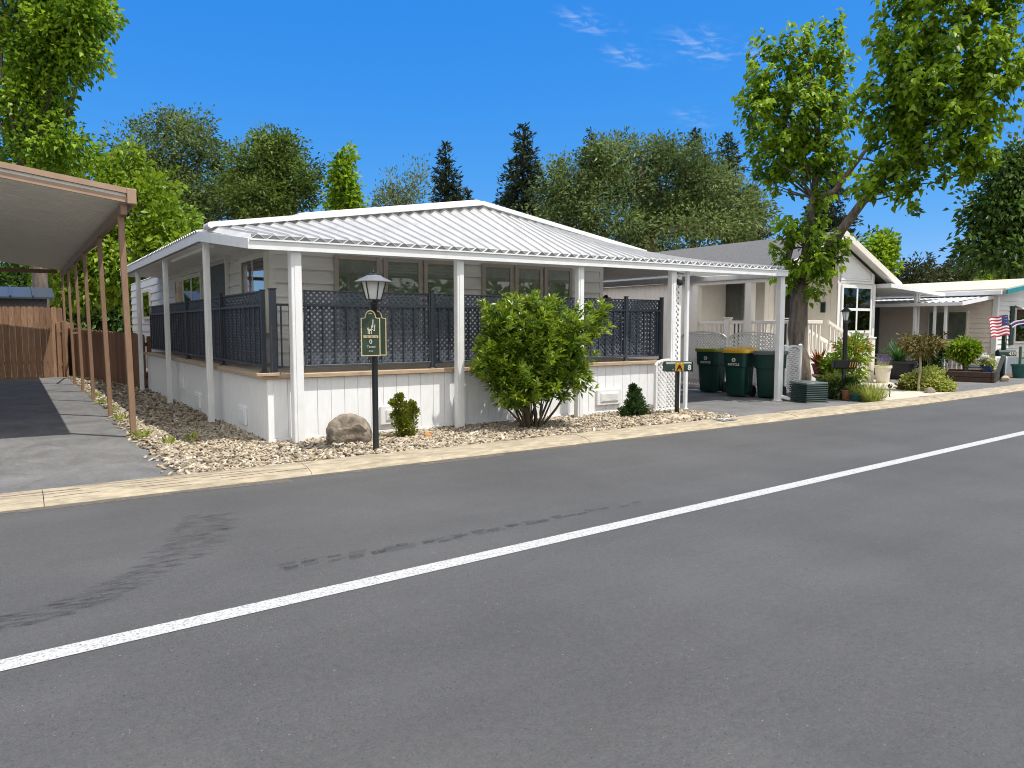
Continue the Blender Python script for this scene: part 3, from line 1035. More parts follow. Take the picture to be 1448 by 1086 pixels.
wall = MB()
wall.box((WX, WY, .3), (WXR, WBACK, 2.93))
lap_wall(wall, (WX, WY - .004, 0), (1, 0, 0), WXR - WX, DK, 2.93, nrm=(0, -1, 0))
lap_wall(wall, (WX - .004, WBACK, 0), (0, -1, 0), WBACK - WY, DK - .6, 2.93, nrm=(-1, 0, 0))
lap_wall(wall, (WXR + .004, WY, 0), (0, 1, 0), WBACK - WY, .3, 2.93, nrm=(1, 0, 0))
wall.box((WX - .03, WY - .03, DK), (WX + .06, WY + .06, 2.90))
wall.box((WXR - .06, WY - .03, DK), (WXR + .03, WY + .06, 2.90))
wall.build('wall', 'siding', home)

# front windows in two groups of three
for i, (xa, xb, bl) in enumerate(((4.30, 5.09, False), (5.15, 5.86, True), (5.90, 6.60, True), (7.08, 7.75, False), (7.80, 8.44, False), (8.48, 9.16, False))):
    window(home, (xa, WY - .02, 1.42), (1, 0, 0), (0, -1, 0), xb - xa, 1.27, 'taupe', .07, 1, 1 if i in (0, 5) else 2,
           'mid_int', blinds=bl, curtain=(i in (3, 4)), glass='glass')
# side windows, seen along the wall
def side_win(ya, yb, za, zb, **k):
    return window(home, (WX - .02, yb, za), (0, -1, 0), (-1, 0, 0), yb - ya, zb - za, **k)


side_win(11.46, 12.98, 1.45, 2.70, frame='cream', fw=.09, panes=2, rows=2, back='dark_int', curtain=True, glass='glass_refl')
side_win(16.1, 19.0, 1.75, 2.66, frame='cream', fw=.08, panes=3, rows=1, back='dark_int', glass='glass_refl', bars=.12)
side_win(22.9, 24.3, 1.75, 2.6, frame='cream', fw=.08, panes=1, rows=1, back='dark_int', glass='glass_refl')
dr = MB()
dr.box((WX - .03, 13.98, DK + .02), (WX - .075, 15.35, 2.70), 0, .01)
do = dr.build('screen_door', 'dark_screen', home)
dj = MB()
for ya, yb in ((13.90, 13.97), (15.36, 15.43)):
    dj.box((WX - .02, ya, DK), (WX - .085, yb, 2.76))
dj.box((WX - .02, 13.90, 2.762), (WX - .085, 15.43, 2.83))
dj.build('door_frame', 'siding', do)
dk_ = MB()
dk_.bar((WX - .11, 14.08, 1.9), (WX - .11, 14.08, 2.05), .02, .03)
dk_.build('handle', 'pewter', do)

# deck and skirting
dk = MB()
yy = SKY_ + .0
while yy < WY - .02:
    dk.box((SKX - .05, yy, DK - .04), (9.93, min(yy + .138, WY - .03), DK), 0)
    yy += .144
xx = SKX - .05
while xx < WX - .05:
    dk.box((xx, WY - .01, DK - .04), (min(xx + .138, WX - .04), 19.7, DK), 0)
    xx += .144
dk.build('deck_floor', 'deck', home)
de = MB()
de.box((SKX - .09, SKY_ - .075, DK - .052), (9.94, SKY_ - .002, DK + .006), 0, .006)
de.box((SKX - .092, SKY_ + .0, DK - .052), (SKX - .052, 19.72, DK + .004), 0, .006)
de.box((SKX - .18, SKY_ - .12, DK - .010), (SKX + .11, SKY_ - .078, DK + .03), 0, .004)
de.build('deck_edge', 'deckedge', home)
sk = MB()
sk.box((SKX, SKY_, -.05), (9.92, SKY_ + .04, DK - .06))
sk.box((SKX, SKY_ + .041, -.05), (SKX + .04, 19.65, DK - .06))
xx = SKX + .05
while xx < 9.9:                      # vertical panels with narrow grooves
    w = random.choice((.19, .19, .205))
    sk.box((xx, SKY_ - .010, .10), (min(xx + w - .006, 9.9), SKY_ - .001, DK - .058), 0, .002)
    xx += w
yy = SKY_ + .06
while yy < 19.5:
    sk.box((SKX - .010, yy, .06), (SKX - .001, min(yy + .135, 19.6), DK - .058), 0, .002)
    yy += .142
sk.box((SKX - .02, SKY_ - .022, .0), (9.92, SKY_ - .002, .095), 0, .004)
sk.box((SKX - .02, SKY_ + .02, .0), (SKX - .002, 19.65, .055), 0, .004)
sk.box((SKX - .028, SKY_ - .030, -.02), (SKX + .045, SKY_ + .03, DK - .055), 0, .004)
sk.build('skirting', 'skirt', home)
for (xa, za) in ((4.22, .17), (8.20, .20)):          # framed vents low in the skirting
    ve = MB()
    ve.box((xa, SKY_ - .05, za), (xa + .56, SKY_ - .012, za + .27), 0, .02)
    ve.box((xa + .08, SKY_ - .062, za + .06), (xa + .48, SKY_ - .051, za + .21), 0, .006)
    vo = ve.build('vent', 'white', home)
    vs_ = MB()
    for q in range(7):
        vs_.box((xa + .10, SKY_ - .066, za + .075 + q * .018), (xa + .46, SKY_ - .063, za + .083 + q * .018), 0)
    vs_.build('louvre', 'soffit', vo)
for (ya, za, mm) in ((10.55, .16, 'skirt'), (13.6, .12, 'skirt'), (15.0, .35, 'skirt')):
    ve = MB()
    ve.box((SKX - .040, ya, za), (SKX - .012, ya + .42, za + .26), 0, .01)
    ve.box((SKX - .048, ya + .05, za + .04), (SKX - .041, ya + .37, za + .22), 0, .004)
    ve.build('vent', mm, home)

# railing: posts, rails, balusters, lattice screen behind
RY, RX = 9.60, 2.78


def clip_strips(mb, o, u, v, w, h, step, sw, th, nrm, mi=0, top=None):
    """two layers of diagonal laths over the panel o + u*[0,w] + v*[0,h]; top(x) lowers the upper edge"""
    o, u, v, nr = Vector(o), Vector(u), Vector(v), Vector(nrm)
    for lay, sgn in ((0, 1), (1, -1)):
        c = -h if sgn > 0 else 0
        end = w if sgn > 0 else w + h
        c += step * .5
        while c < end:
            ins = []
            N = 40
            for i in range(N + 1):
                z = h * i / N
                x_ = c + z if sgn > 0 else c - z
                if 0 <= x_ <= w and (top is None or z <= top(x_)):
                    ins.append((x_, z))
            if len(ins) > 2:
                p, q = o + u * ins[0][0] + v * ins[0][1], o + u * ins[-1][0] + v * ins[-1][1]
                k = nr * (lay * th * 1.05)
                mb.bar(p + k, q + k, th, sw, mi, up=u * (-sgn * .7) + v * .7) if False else strip(mb, p + k, q + k, nr, sw, th, mi)
            c += step * 1.0


def strip(mb, p, q, nr, sw, th, mi=0):
    d = (q - p); L = d.length; d = d / L
    s = nr.cross(d)
    mb.obox((p + q) / 2, d, s, nr, L / 2, sw / 2, th / 2, mi)


BAL = {}


def baluster(parent, p, h, r=.009):
    """shared square baluster mesh, one object each"""
    key = round(h, 3)
    if key not in BAL:
        b = MB(); b.box((-r, -r, 0), (r, r, h), 0)
        o = b.build('baluster', 'charcoal', None)
        BAL[key] = o.data
        bpy.data.objects.remove(o)
    o = link('baluster', BAL[key], parent)
    k = ORG[parent.name]
    o.location = (p[0] - k[0], p[1] - k[1], p[2] - k[2])
    return o


RT, RM, RB = 2.02, 1.83, 1.02            # top of the lattice band, handrail, bottom rail


def rail_panel(a, b, n_bal, nrm, band=True):
    a, b = Vector(a), Vector(b)
    u = (b - a).normalized(); L = (b - a).length
    nr = Vector(nrm)
    f = MB()
    z = Vector((0, 0, 1))
    f.bar(a + z * RM, b + z * RM, .045, .035, 0, ch=.005)
    f.bar(a + z * RB, b + z * RB, .035, .03, 0, ch=.004)
    if band:
        f.bar(a + z * RT - nr * .02, b + z * RT - nr * .02, .03, .022, 0, ch=.004)
    for e in (a + u * .012, b - u * .012):
        f.bar(e + z * (RB - .012), e + z * (RT + .008) if band else e + z * RM, .024, .022, 0)
    p = f.build('railing_panel', 'charcoal', home)
    for i in range(n_bal):
        q = a.lerp(b, (i + .5) / n_bal)
        baluster(p, (q.x, q.y, RB), RM - RB - .012)
    lt = MB()
    o = a - nr * .032 + z * (RB - .01)
    clip_strips(lt, o, u, z, L, RT - RB + .005, .082, .028, .005, nrm)
    lt.build('lattice_screen', 'lattice_dark', p)
    return p


def rail_post(x_, y_, zt=2.06, w=.055):
    m = MB()
    m.box((x_ - w / 2, y_ - w / 2, DK), (x_ + w / 2, y_ + w / 2, zt), 0, .004)
    m.box((x_ - w * .9, y_ - w * .9, DK), (x_ + w * .9, y_ + w * .9, DK + .02), 0, .004)
    m.box((x_ - w * .62, y_ - w * .62, zt), (x_ + w * .62, y_ + w * .62, zt + .018), 0, .006)
    return m.build('railing_post', 'charcoal', home)


fx_ = [3.18, 5.12, 7.05, 8.98, 9.86]
for i in range(len(fx_) - 1):
    rail_panel((fx_[i] + .03, RY, 0), (fx_[i + 1] - .03, RY, 0), max(4, int((fx_[i + 1] - fx_[i]) / .165)), (0, -1, 0))
for xx in fx_[1:]:
    rail_post(xx, RY)
# open corner gate of plain bars
cg = MB()
cg.bar((RX + .05, RY - .02, RM), (3.15, RY - .02, RM), .035, .03)
cg.bar((RX + .05, RY - .02, RB), (3.15, RY - .02, RB), .035, .03)
cg.bar((RX + .06, RY - .02, RB - .01), (RX + .06, RY - .02, RM + .01), .02, .02)
co = cg.build('railing_panel', 'charcoal', home)
for i in range(3):
    baluster(co, (RX + .12 + i * .11, RY - .02, RB), RM - RB - .012)
rail_post(RX, SKY_ + .03, 2.02, .075)
sy_ = [9.98, 12.3, 15.1, 17.4, 19.6]
for i in range(len(sy_) - 1):
    rail_panel((RX, sy_[i] + .03, 0), (RX, sy_[i + 1] - .03, 0), 9, (-1, 0, 0))
for i, yy in enumerate(sy_[:-1]):
    rail_post(RX, yy, 2.06 if i else 2.02)
rail_panel((9.86, 9.66, 0), (9.86, 11.3, 0), 8, (1, 0, 0))

# posts that carry the awning
def porch_post(x_, y_, zt, w=.108, groove=True):
    m = MB()
    m.box((x_ - w / 2, y_ - w / 2, .0), (x_ + w / 2, y_ + w / 2, zt), 0, .008)
    if groove:
        m.box((x_ - w * .18, y_ - w / 2 - .007, .02), (x_ + w / 2 + .004, y_ - w / 2 + .01, zt - .002), 0, .004)
    m.box((x_ - w * .7, y_ - w * .7, -.01), (x_ + w * .7, y_ + w * .7, .045), 0, .006)
    return m.build('porch_post', 'white_metal', home)


def fz(x_):                      # underside of the front fascia
    return 2.485 + .0065 * (x_ - 2.43)


FX = [3.0, 5.40, 7.66, 9.80, 12.93]
for x_ in FX:
    porch_post(x_, 9.30, fz(x_) + .03, .13 if x_ < 4 else .108)
porch_post(10.22, 9.32, fz(10.3) + .03, .065, False)
for yy in (12.0, 15.6, 19.3):
    porch_post(2.51, yy, 2.90, .085)

# ruled awning sheet: level front edge, upper edge along the gable rake
APX, APZ = 6.99, 3.66


def rake(x_):
    if x_ <= APX:
        return APZ - .158 * (APX - x_)
    if x_ < 11.0:
        return APZ - .158 * (x_ - APX)
    return APZ - .158 * (11 - APX) - .10 * (x_ - 11.0)


aw = MB()
PIT, AMP = .195, .036
nx = int((AWR - AWL) / PIT)
vs, fs = [], []
prof_x = []
for i in range(nx + 1):
    x_ = AWL + i * PIT
    prof_x += [(x_, -1), (x_ + PIT * .42, .62), (x_ + PIT * .425, 1.25)]
prof_x = [p for p in prof_x if p[0] <= AWR + .01]
NS = 6
for (x_, s) in prof_x:
    z0 = fz(x_) + .155
    z1 = rake(x_)
    for j in range(NS + 1):
        t = j / NS
        vs.append((x_, AWY - .05 + (GY - AWY + .05) * t, z0 + (z1 - z0) * t + s * AMP))
k = NS + 1
for i in range(len(prof_x) - 1):
    for j in range(NS):
        a = i * k + j
        fs.append((a, a + k, a + k + 1, a + 1))
aw.add(vs, fs)
awo = aw.build('awning_sheet', 'awning_sheet', home)
# flat ceiling lining just below
so = MB()
for (xa, xb) in ((AWL + .03, APX), (APX, 11.0), (11.0, AWR - .03)):
    so.add([(xa, AWY + .03, fz(xa) + .075), (xb, AWY + .03, fz(xb) + .075), (xb, WY, rake(xb) - .17 if xb > WXR else 2.93 if xb > 3 else rake(xb) - .15), (xa, WY, 2.93 if 3 < xa < WXR else rake(xa) - .16)], [(0, 1, 2, 3)])
so.build('awning_ceiling', 'awning_ceiling', home)
# dark closure strips in the corrugation ends
cl = MB()
cl.quad((AWL + .02, AWY - .018, fz(AWL) + .11), (AWR - .02, AWY - .018, fz(AWR) + .11), (AWR - .02, AWY - .018, fz(AWR) + .178), (AWL + .02, AWY - .018, fz(AWL) + .178))
cl.build('closure_strip', 'roof_grime', home)
fa = MB()
fa.prism([(AWL, AWY - .055, fz(AWL)), (AWR, AWY - .055, fz(AWR)), (AWR, AWY - .055, fz(AWR) + .122), (AWL, AWY - .055, fz(AWL) + .122)], (0, .035, 0))
fa.prism([(AWL - .01, AWY - .075, fz(AWL) + .105), (AWR + .01, AWY - .075, fz(AWR) + .105), (AWR + .01, AWY - .075, fz(AWR) + .124), (AWL - .01, AWY - .075, fz(AWL) + .124)], (0, .019, 0))
# left rake of the awning
SEZ = 2.835
fa.prism([(AWL - .03, AWY - .055, fz(AWL)), (AWL - .03, 11.95, SEZ), (AWL - .03, 11.95, SEZ + .15), (AWL - .03, AWY - .055, fz(AWL) + .125)], (.029, 0, 0))
# left eave
fa.prism([(AWL - .03, 11.952, SEZ), (AWL - .03, 21.6, SEZ + .02), (AWL - .03, 21.6, SEZ + .17), (AWL - .03, 11.952, SEZ + .15)], (.029, 0, 0))
# right end
fa.prism([(AWR, AWY - .055, fz(AWR)), (AWR, 24.0, fz(AWR) + .05), (AWR, 24.0, fz(AWR) + .19), (AWR, AWY - .055, fz(AWR) + .122)], (.03, 0, 0))
fa.build('fascia', 'white_metal', home)
# main roof: low gable with rake caps
rf = MB()
for (xa, xb) in ((AWL + .0, APX), (APX, 11.0), (11.0, AWR)):
    za, zb = rake(xa) + .01, rake(xb) + .01
    rf.prism([(xa, GY + .04, za - .10), (xb, GY + .04, zb - .10), (xb, GY + .04, zb + .035), (xa, GY + .04, za + .035)], (0, (21.6 if xb < 8 else 24.0) - GY, 0))
rf.build('roof', 'roof_white', home)
rc = MB()
for (xa, xb, dz) in ((AWL - .02, APX, .0), (APX, 11.0, .0)):
    za, zb = rake(xa) + .036 + dz, rake(xb) + .036 + dz
    rc.prism([(xa, GY - .10, za - .01), (xb, GY - .10, zb - .01), (xb, GY - .10, zb + .062), (xa, GY - .10, za + .062)], (0, .22, 0))
    xs = xa + (1.35 if xa < 3 else .0)
    zs = rake(xs) + .036
    rc.prism([(xs, GY + .125, zs + .0), (xb, GY + .125, zb + .0), (xb, GY + .125, zb + .115), (xs, GY + .125, zs + .115)], (0, .3, 0))
rc.tube([(AWL - .02, GY - .13, rake(AWL) + .05), (AWL - .02, GY + .2, rake(AWL) + .05)], .045, 10)
rc.build('rake_cap', 'white_metal', home)
# corrugated end of the side sheets, little teeth along the left eave
te = MB()
vs, fs = [], []
yy, s = 11.95, -1
rows_ = []
while yy < 21.6:
    rows_.append((yy, s)); yy += .085; s = -s
for (yy, s) in rows_:
    zz = SEZ + .155 + .002 * (yy - 12) + s * .018
    vs += [(AWL - .05, yy, zz), (AWL + .9, yy, zz + .155 * .9)]
fs = [(2 * i, 2 * i + 2, 2 * i + 3, 2 * i + 1) for i in range(len(rows_) - 1)]
te.add(vs, fs)
teo = te.build('side_sheet', 'roof_white', home)
sm = teo.modifiers.new('thickness', 'SOLIDIFY'); sm.thickness = .004; sm.offset = 0
# soffit beams on the side porch
bm_ = MB()
bm_.box((AWL + .05, 11.9, SEZ - .005), (WX - .02, 21.4, SEZ + .012))
bm_.box((2.60, 12.2, SEZ - .06), (2.68, 15.5, SEZ - .008), 0, .004)
bm_.build('side_soffit', 'soffit', home)
# security camera on the fourth post
cmr = MB()
cmr.tube([(9.87, 9.30, 2.37), (9.92, 9.25, 2.37)], .03, 10)
cmr.lathe((9.92, 9.22, 2.33), [(.0, -.06), (.045, -.045), (.058, 0), (.045, .045), (.0, .06)], 14)
cmr.build('security_camera', 'black', home, 50)
# lattice strip and grey post between the paired posts
lt = MB()
clip_strips(lt, (9.85, 9.37, .95), (1, 0, 0), (0, 0, 1), .24, 1.52, .10, .026, .006, (0, -1, 0))
lt.box((10.08, 9.38, .05), (10.15, 9.45, 2.5), 0, .004)
lt.build('lattice_infill', 'soffit', home)
# downspout foot
ds = MB()
ds.box((12.96, 9.24, .10), (13.02, 9.32, 2.4), 0, .01)
ds.bar((12.99, 9.26, .12), (13.16, 9.02, .035), .08, .07, 0, ch=.01)
ds.build('downspout', 'white_metal', home)


# =================================================================== CARPORT (left)
cp = thing('carport', 'brown metal carport with slender posts beside the paved drive', 'carport', (1.33, 11.1, 0))
CX = 1.42
cpz = lambda x_: 3.16 + .128 * (CX - x_)
fa = MB()
XL = -4.2
fa.prism([(XL, 10.93, cpz(XL)), (CX, 10.93, cpz(CX)), (CX, 10.93, cpz(CX) + .072), (XL, 10.93, cpz(XL) + .072)], (0, .04, 0))
fa.prism([(XL, 10.90, cpz(XL) + .115), (CX, 10.90, cpz(CX) + .115), (CX, 10.90, cpz(CX) + .185), (XL, 10.90, cpz(XL) + .185)], (0, .07, 0))
fa.box((CX - .09, 10.89, cpz(CX) - .005), (CX + .02, 10.985, cpz(CX) + .19), 0, .006)
fa.box((CX - .02, 10.99, cpz(CX) - .01), (CX + .015, 25.6, cpz(CX) + .15), 0, .004)
fa.build('fascia', 'brown_trim', cp)
fw_ = MB()
fw_.prism([(XL, 10.945, cpz(XL) + .074), (CX - .1, 10.945, cpz(CX - .1) + .074), (CX - .1, 10.945, cpz(CX - .1) + .113), (XL, 10.945, cpz(XL) + .113)], (0, .03, 0))
fw_.build('trim_stripe', 'white_metal', cp)
rp = MB()
rp.prism([(XL, 10.98, cpz(XL) + .06), (CX - .03, 10.98, cpz(CX - .03) + .06), (CX - .03, 10.98, cpz(CX - .03) + .15), (XL, 10.98, cpz(XL) + .15)], (0, 14.6, 0))
yy = 11.1
while yy < 25.5:                # pan ribs on the underside
    rp.prism([(XL, yy, cpz(XL) + .022), (CX - .06, yy, cpz(CX - .06) + .022), (CX - .06, yy, cpz(CX - .06) + .061), (XL, yy, cpz(XL) + .061)], (0, .022, 0))
    yy += .15
rp.build('roof_panel', 'carport_pan', cp)
bm_ = MB()
bm_.box((1.26, 11.0, 3.02), (1.34, 25.58, 3.155), 0, .006)
bm_.box((XL, 25.5, 3.10), (1.2, 25.58, 3.21), 0)
bm_.build('beam', 'brown', cp)
for i, (yy, w) in enumerate(((11.2, .076), (14.04, .07), (17.14, .066), (19.83, .064), (22.6, .062), (25.4, .062))):
    p = MB()
    dx = (-.05, -.06, -.05, -.04, -.03, -.02)[i]
    p.bar((1.33, yy, 0), (1.33 + dx, yy, 3.03), w, w, 0, up=(0, 1, 0), ch=.006)
    p.box((1.33 - w, yy - w, 0), (1.33 + w, yy + w, .015), 0)
    p.build('post', 'brown', cp)
br = MB()
br.bar((1.30, 22.6, 1.38), (1.62, 25.3, 1.36), .04, .05, 0)
br.build('rail', 'brown_trim', cp)


# =================================================================== FENCES
def board_fence(name, label, a, b, zt0, zt1, mat, slope0=0., dogear=True):
    a, b = Vector(a), Vector(b)
    u = (b - a).normalized(); L = (b - a).length
    nr = Vector((u.y, -u.x, 0))
    t = thing(name, label, 'fence', tuple(a))
    m = MB()
    s = 0.
    while s < L:
        w = random.uniform(.138, .148)
        zt = zt0 + (zt1 - zt0) * s / L + random.uniform(-.015, .015)
        p = a + u * s + nr * random.uniform(-.003, .003)
        q = p + u * w
        e = .035
        pts = [p, q, q + Vector((0, 0, zt - e)), q - u * e + Vector((0, 0, zt)), p + u * e + Vector((0, 0, zt)), p + Vector((0, 0, zt - e))]
        m.prism(pts, nr * .018, random.choice((0, 0, 1, 2)))
        s += w + .009
    m.build('board_panel', [mat, mat + '_b', mat + '_c'], t)
    rl = MB()
    for f in (.22, .82):
        rl.bar(a - nr * .03 + Vector((0, 0, zt0 * f)), b - nr * .03 + Vector((0, 0, zt1 * f)), .04, .085)
    rl.build('rail', mat, t)
    n = max(2, int(L / 2.4))
    for i in range(n + 1):
        p = a.lerp(b, i / n) - nr * .10
        po = MB(); po.box((p.x - .045, p.y - .045, 0), (p.x + .045, p.y + .045, (zt0 + (zt1 - zt0) * i / n) - .05), 0, .005)
        po.build('post', mat, t)
    return t


board_fence('wooden_fence', 'tall brown dog-eared board fence across the end of the drive', (-7.5, 26.25, 0), (1.25, 26.25, 0), 2.15, 2.13, 'fence')
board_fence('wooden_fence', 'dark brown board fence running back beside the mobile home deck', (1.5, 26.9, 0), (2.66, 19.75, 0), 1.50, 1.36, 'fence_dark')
board_fence('wooden_fence', 'short narrow piece of reddish fence standing at the drive corner', (1.27, 26.2, 0), (1.62, 27.4, 0), 1.72, 1.66, 'fence')

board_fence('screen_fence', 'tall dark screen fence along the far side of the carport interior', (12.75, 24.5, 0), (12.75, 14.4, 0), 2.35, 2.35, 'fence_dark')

# slatted grey shed roof peeping over the fence
sh = thing('shed', 'grey slatted shed roof showing over the back fence', 'shed', (-2.0, 29, 0))
m = MB(); m.box((-6.0, 28.2, 0), (1.0, 31.2, 2.45)); m.build('wall', 'pewter', sh)
m = MB()
m.prism([(-6.2, 27.9, 2.42), (1.2, 27.9, 2.42), (1.2, 29.6, 2.80), (-6.2, 29.6, 2.80)], (0, 0, .06))
xx = -6.0
while xx < 1.1:
    m.prism([(xx, 27.88, 2.49), (xx + .05, 27.88, 2.49), (xx + .05, 29.6, 2.87), (xx, 29.6, 2.87)], (0, 0, .04))
    xx += .6
m.build('roof', 'charcoal', sh)


# =================================================================== LAMP POSTS
def lamp_post(label, loc, H, shade_r, black_cap, pr=.036):
    t = thing('lamp_post', label, 'lamp post', loc)
    x_, y_, z_ = loc
    m = MB()
    m.lathe(loc, [(pr * 1.1, -.05), (pr * 1.1, .02), (pr, .03), (pr, H * .55), (pr * 1.0, H * .80), (pr * 1.25, H * .805), (pr * 1.25, H * .82), (pr * .7, H * .835)], 16)
    m.build('post', 'black', t, 40)
    b = H * .835
    hd = MB()
    g0, g1 = shade_r * .40, shade_r * .66
    gh = H * .095
    hd.lathe((x_, y_, z_ + b - .012), [(g0 * .7, -.02), (g0 * 1.15, .0), (g0 * 1.15, .014), (g0 * .9, .016)], sq=6)
    for k in range(6):          # bars of the cage
        a = math.pi / 6 + k * math.pi / 3
        hd.bar((x_ + g0 * math.cos(a), y_ + g0 * math.sin(a), z_ + b), (x_ + g1 * math.cos(a), y_ + g1 * math.sin(a), z_ + b + gh), .010, .010)
    hd.build('lamp_cage', 'black', t)
    gl = MB()
    gl.lathe((x_, y_, z_ + b + .002), [(g0 * .93, 0), (g1 * .93, gh)], sq=6, rot=math.pi / 6)
    gl.build('lamp_glass', 'lamp_glass', t)
    cpz_ = z_ + b + gh
    c = MB()
    c.lathe((x_, y_, cpz_ + .002), [(shade_r, -.008), (shade_r, 0), (shade_r * .66, H * .016), (shade_r * .40, H * .030), (shade_r * .38, H * .034)], sq=6 if black_cap else None, n=24, rot=math.pi / 6)
    c.build('lamp_cap', 'black' if black_cap else 'pewter', t, 30)
    fi = MB()
    zt = cpz_ + H * .034
    fi.lathe((x_, y_, zt), [(shade_r * .36, 0), (shade_r * .36, .012), (shade_r * .15, .026), (.010, .03), (.014, .045), (.006, .055), (.006, .075), (.001, .082)], 14)
    fi.build('finial', 'black', t, 40)
    return t


L1 = (3.57, 8.15, .03)
lp = lamp_post('black lamp post with grey shade and green sign in gravel', L1, 2.20, .225, False)
# two shaped sign boards on the post, facing up and down the road
su = Vector((.93, -.37, 0)).normalized()          # reading direction of the near board
sn = Vector((-su.y, su.x, 0)) * -1.0              # outward normal
sn = Vector((-.37, -.93, 0)).normalized()


def arch_board(o, u, w, h, crown_h, inset=0.):
    """outline with a raised round crown; returns points in the board's plane"""
    pts = [(-w / 2 + inset, inset), (w / 2 - inset, inset), (w / 2 - inset, h - inset)]
    pts.append((w * .33 - inset * .3, h - inset * .6))
    for i in range(11):
        a = math.pi * i / 10
        pts.append(((w * .28 - inset * .6) * math.cos(a), h + .012 - inset + (crown_h - inset * .2) * math.sin(a)))
    pts.append((-w * .33 + inset * .3, h - inset * .6))
    pts.append((-w / 2 + inset, h - inset))
    return [Vector(o) + u * p[0] + Vector((0, 0, p[1])) for p in pts]


sx, sy, sz = L1
for k, (du, dn, w) in enumerate(((-.045, .075, .225), (.035, -.065, .22))):
    nr = sn if k == 0 else sn
    o = Vector((sx, sy, 1.20)) + su * du + nr * dn
    b = MB()
    b.prism(arch_board(o, su, w, .45, .08), nr * .014, 0)
    sb = b.build('sign_board', 'sign_green', lp)
    e = MB()
    outer = arch_board(o + nr * .0165, su, w, .45, .08, .0)
    inner = arch_board(o + nr * .0165, su, w, .45, .08, .012)
    nn = len(outer)
    e.add(outer + inner, [(i, (i + 1) % nn, (i + 1) % nn + nn, i + nn) for i in range(nn)])
    e.build('sign_border', 'gold', sb)
    if k == 0:
        Z = Vector((0, 0, 1))
        c = o + nr * .016
        p = MB()
        # emblem: upright stalk with arms, small animal at its foot, gilt arc above
        for (x0, z0, x1, z1, w_) in ((.025, .335, .030, .43, .010), (.012, .31, .014, .36, .008), (.045, .295, .050, .37, .008), (.014, .31, .03, .315, .007), (.03, .30, .047, .302, .007)):
            strip(p, c + su * x0 + Z * z0, c + su * x1 + Z * z1, nr, w_, .003, 0)
        strip(p, c + su * -.03 + Z * .302, c + su * .012 + Z * .312, nr, .022, .003, 1)
        for q in (-.028, -.012, .008):
            strip(p, c + su * q + Z * .26, c + su * q + Z * .305, nr, .008, .003, 0)
        strip(p, c + su * -.034 + Z * .312, c + su * -.026 + Z * .335, nr, .012, .003, 0)
        strip(p, c + su * -.02 + Z * .50, c + su * .02 + Z * .50, nr, .010, .003, 1)
        p.build('sign_emblem', ['letter', 'gold'], sb)
        p = MB()
        strip(p, c + su * -.088 + Z * .228, c + su * .088 + Z * .228, nr, .030, .002, 1)
        for i in range(11):
            strip(p, c + su * (-.08 + i * .0148) + Z * .218 + nr * .002, c + su * (-.08 + i * .0148) + Z * .238 + nr * .002, nr, .004, .002, 2)
        text_mb(p, '0', .075, c + Z * .168 + nr * .001, su, Z, 0, bold=.0008)
        text_mb(p, 'Tassel', .040, c + Z * .110 + su * .004 + nr * .001, su, Z, 0)
        text_mb(p, '4/16', .028, c + Z * .058 + nr * .001, su, Z, 0)
        p.build('sign_lettering', ['letter', 'gold', 'sign_green'], sb)

lp2 = lamp_post('black carriage lamp post with mailbox among the potted plants', (14.39, 8.75, .0), 2.0, .125, True, .045)
m = MB()
mu = Vector((.80, -.60, 0))
mo = Vector((14.43, 8.73, .76))
m.obox(mo + Vector((-.03, .03, 0)), mu, (.6, .8, 0), (0, 0, 1), .24, .08, .09, 0, .02)
mbx = m.build('mailbox', 'black', lp2)
m = MB()
for q in (.06, .11, .16):
    strip(m, mo + mu * q + Vector((-.09, -.065, -.06)), mo + mu * (q + .02) + Vector((-.09, -.065, .05)), Vector((-.6, -.8, 0)), .02, .004, 0)
m.build('house_number', 'emblem', mbx)


# =================================================================== ROCK AND SHRUBS BY THE PORCH
def boulder(name, label, c, r, mat, cat='rock', parent=None, seed=0, sub=4):
    rs = np.random.default_rng(seed)
    V, Fc = ico(sub)
    planes = unit(rs.normal(size=(13, 3)))
    dd = .62 + .3 * rs.random(13)
    s = np.ones(len(V))
    pr = V @ planes.T
    s = np.min(np.where(pr > .05, dd[None] / np.maximum(pr, .05), 9), axis=1).clip(.5, 1.02)
    W = V * s[:, None]
    W += .022 * np.sin(W[:, [1, 2, 0]] * 13 + seed) + .016 * np.sin(W[:, [2, 0, 1]] * 27 + W[:, [0, 1, 2]] * 9) + rs.normal(size=W.shape) * .006
    W = W * np.array(r) + np.array(c)
    o = npmesh(name, W, Fc, mat, parent, None, True)
    o.data.set_sharp_from_angle(angle=R(18))
    if not parent:
        tag(o, label, cat)
    return o


boulder('boulder', 'large brown rounded rock beside the lamp post', (3.55, 8.98, .12), (.31, .25, .30), 'rock', seed=5)
# pale edging stones by the mailbox
for i, (px, py, d, s) in enumerate(((950, 588, 12.0, .17), (968, 597, 11.9, .16), (940, 600, 11.6, .11), (990, 594, 12.3, .10), (1005, 590, 12.6, .08), (918, 594, 11.7, .09), (978, 586, 12.5, .09))):
    p = at(px, py, d)
    o = boulder('edging_stone', '', (p[0], p[1], .05), (s, s * .7, s * .42), 'rock_pale', seed=20 + i, sub=3)
    tag(o, ('broad flat pale stone beside the mailbox post', 'rounded pale stone in front of the mailbox post, touching the kerb',
            'small pale stone left of the mailbox post', 'pale stone right of the mailbox by the drive edge',
            'small pale stone at the carport drive corner', 'small tan stone at the foot of the dark shrub',
            'little pale stone behind the mailbox post near the white post')[i], 'stone', 'pale edging stones by the mailbox')


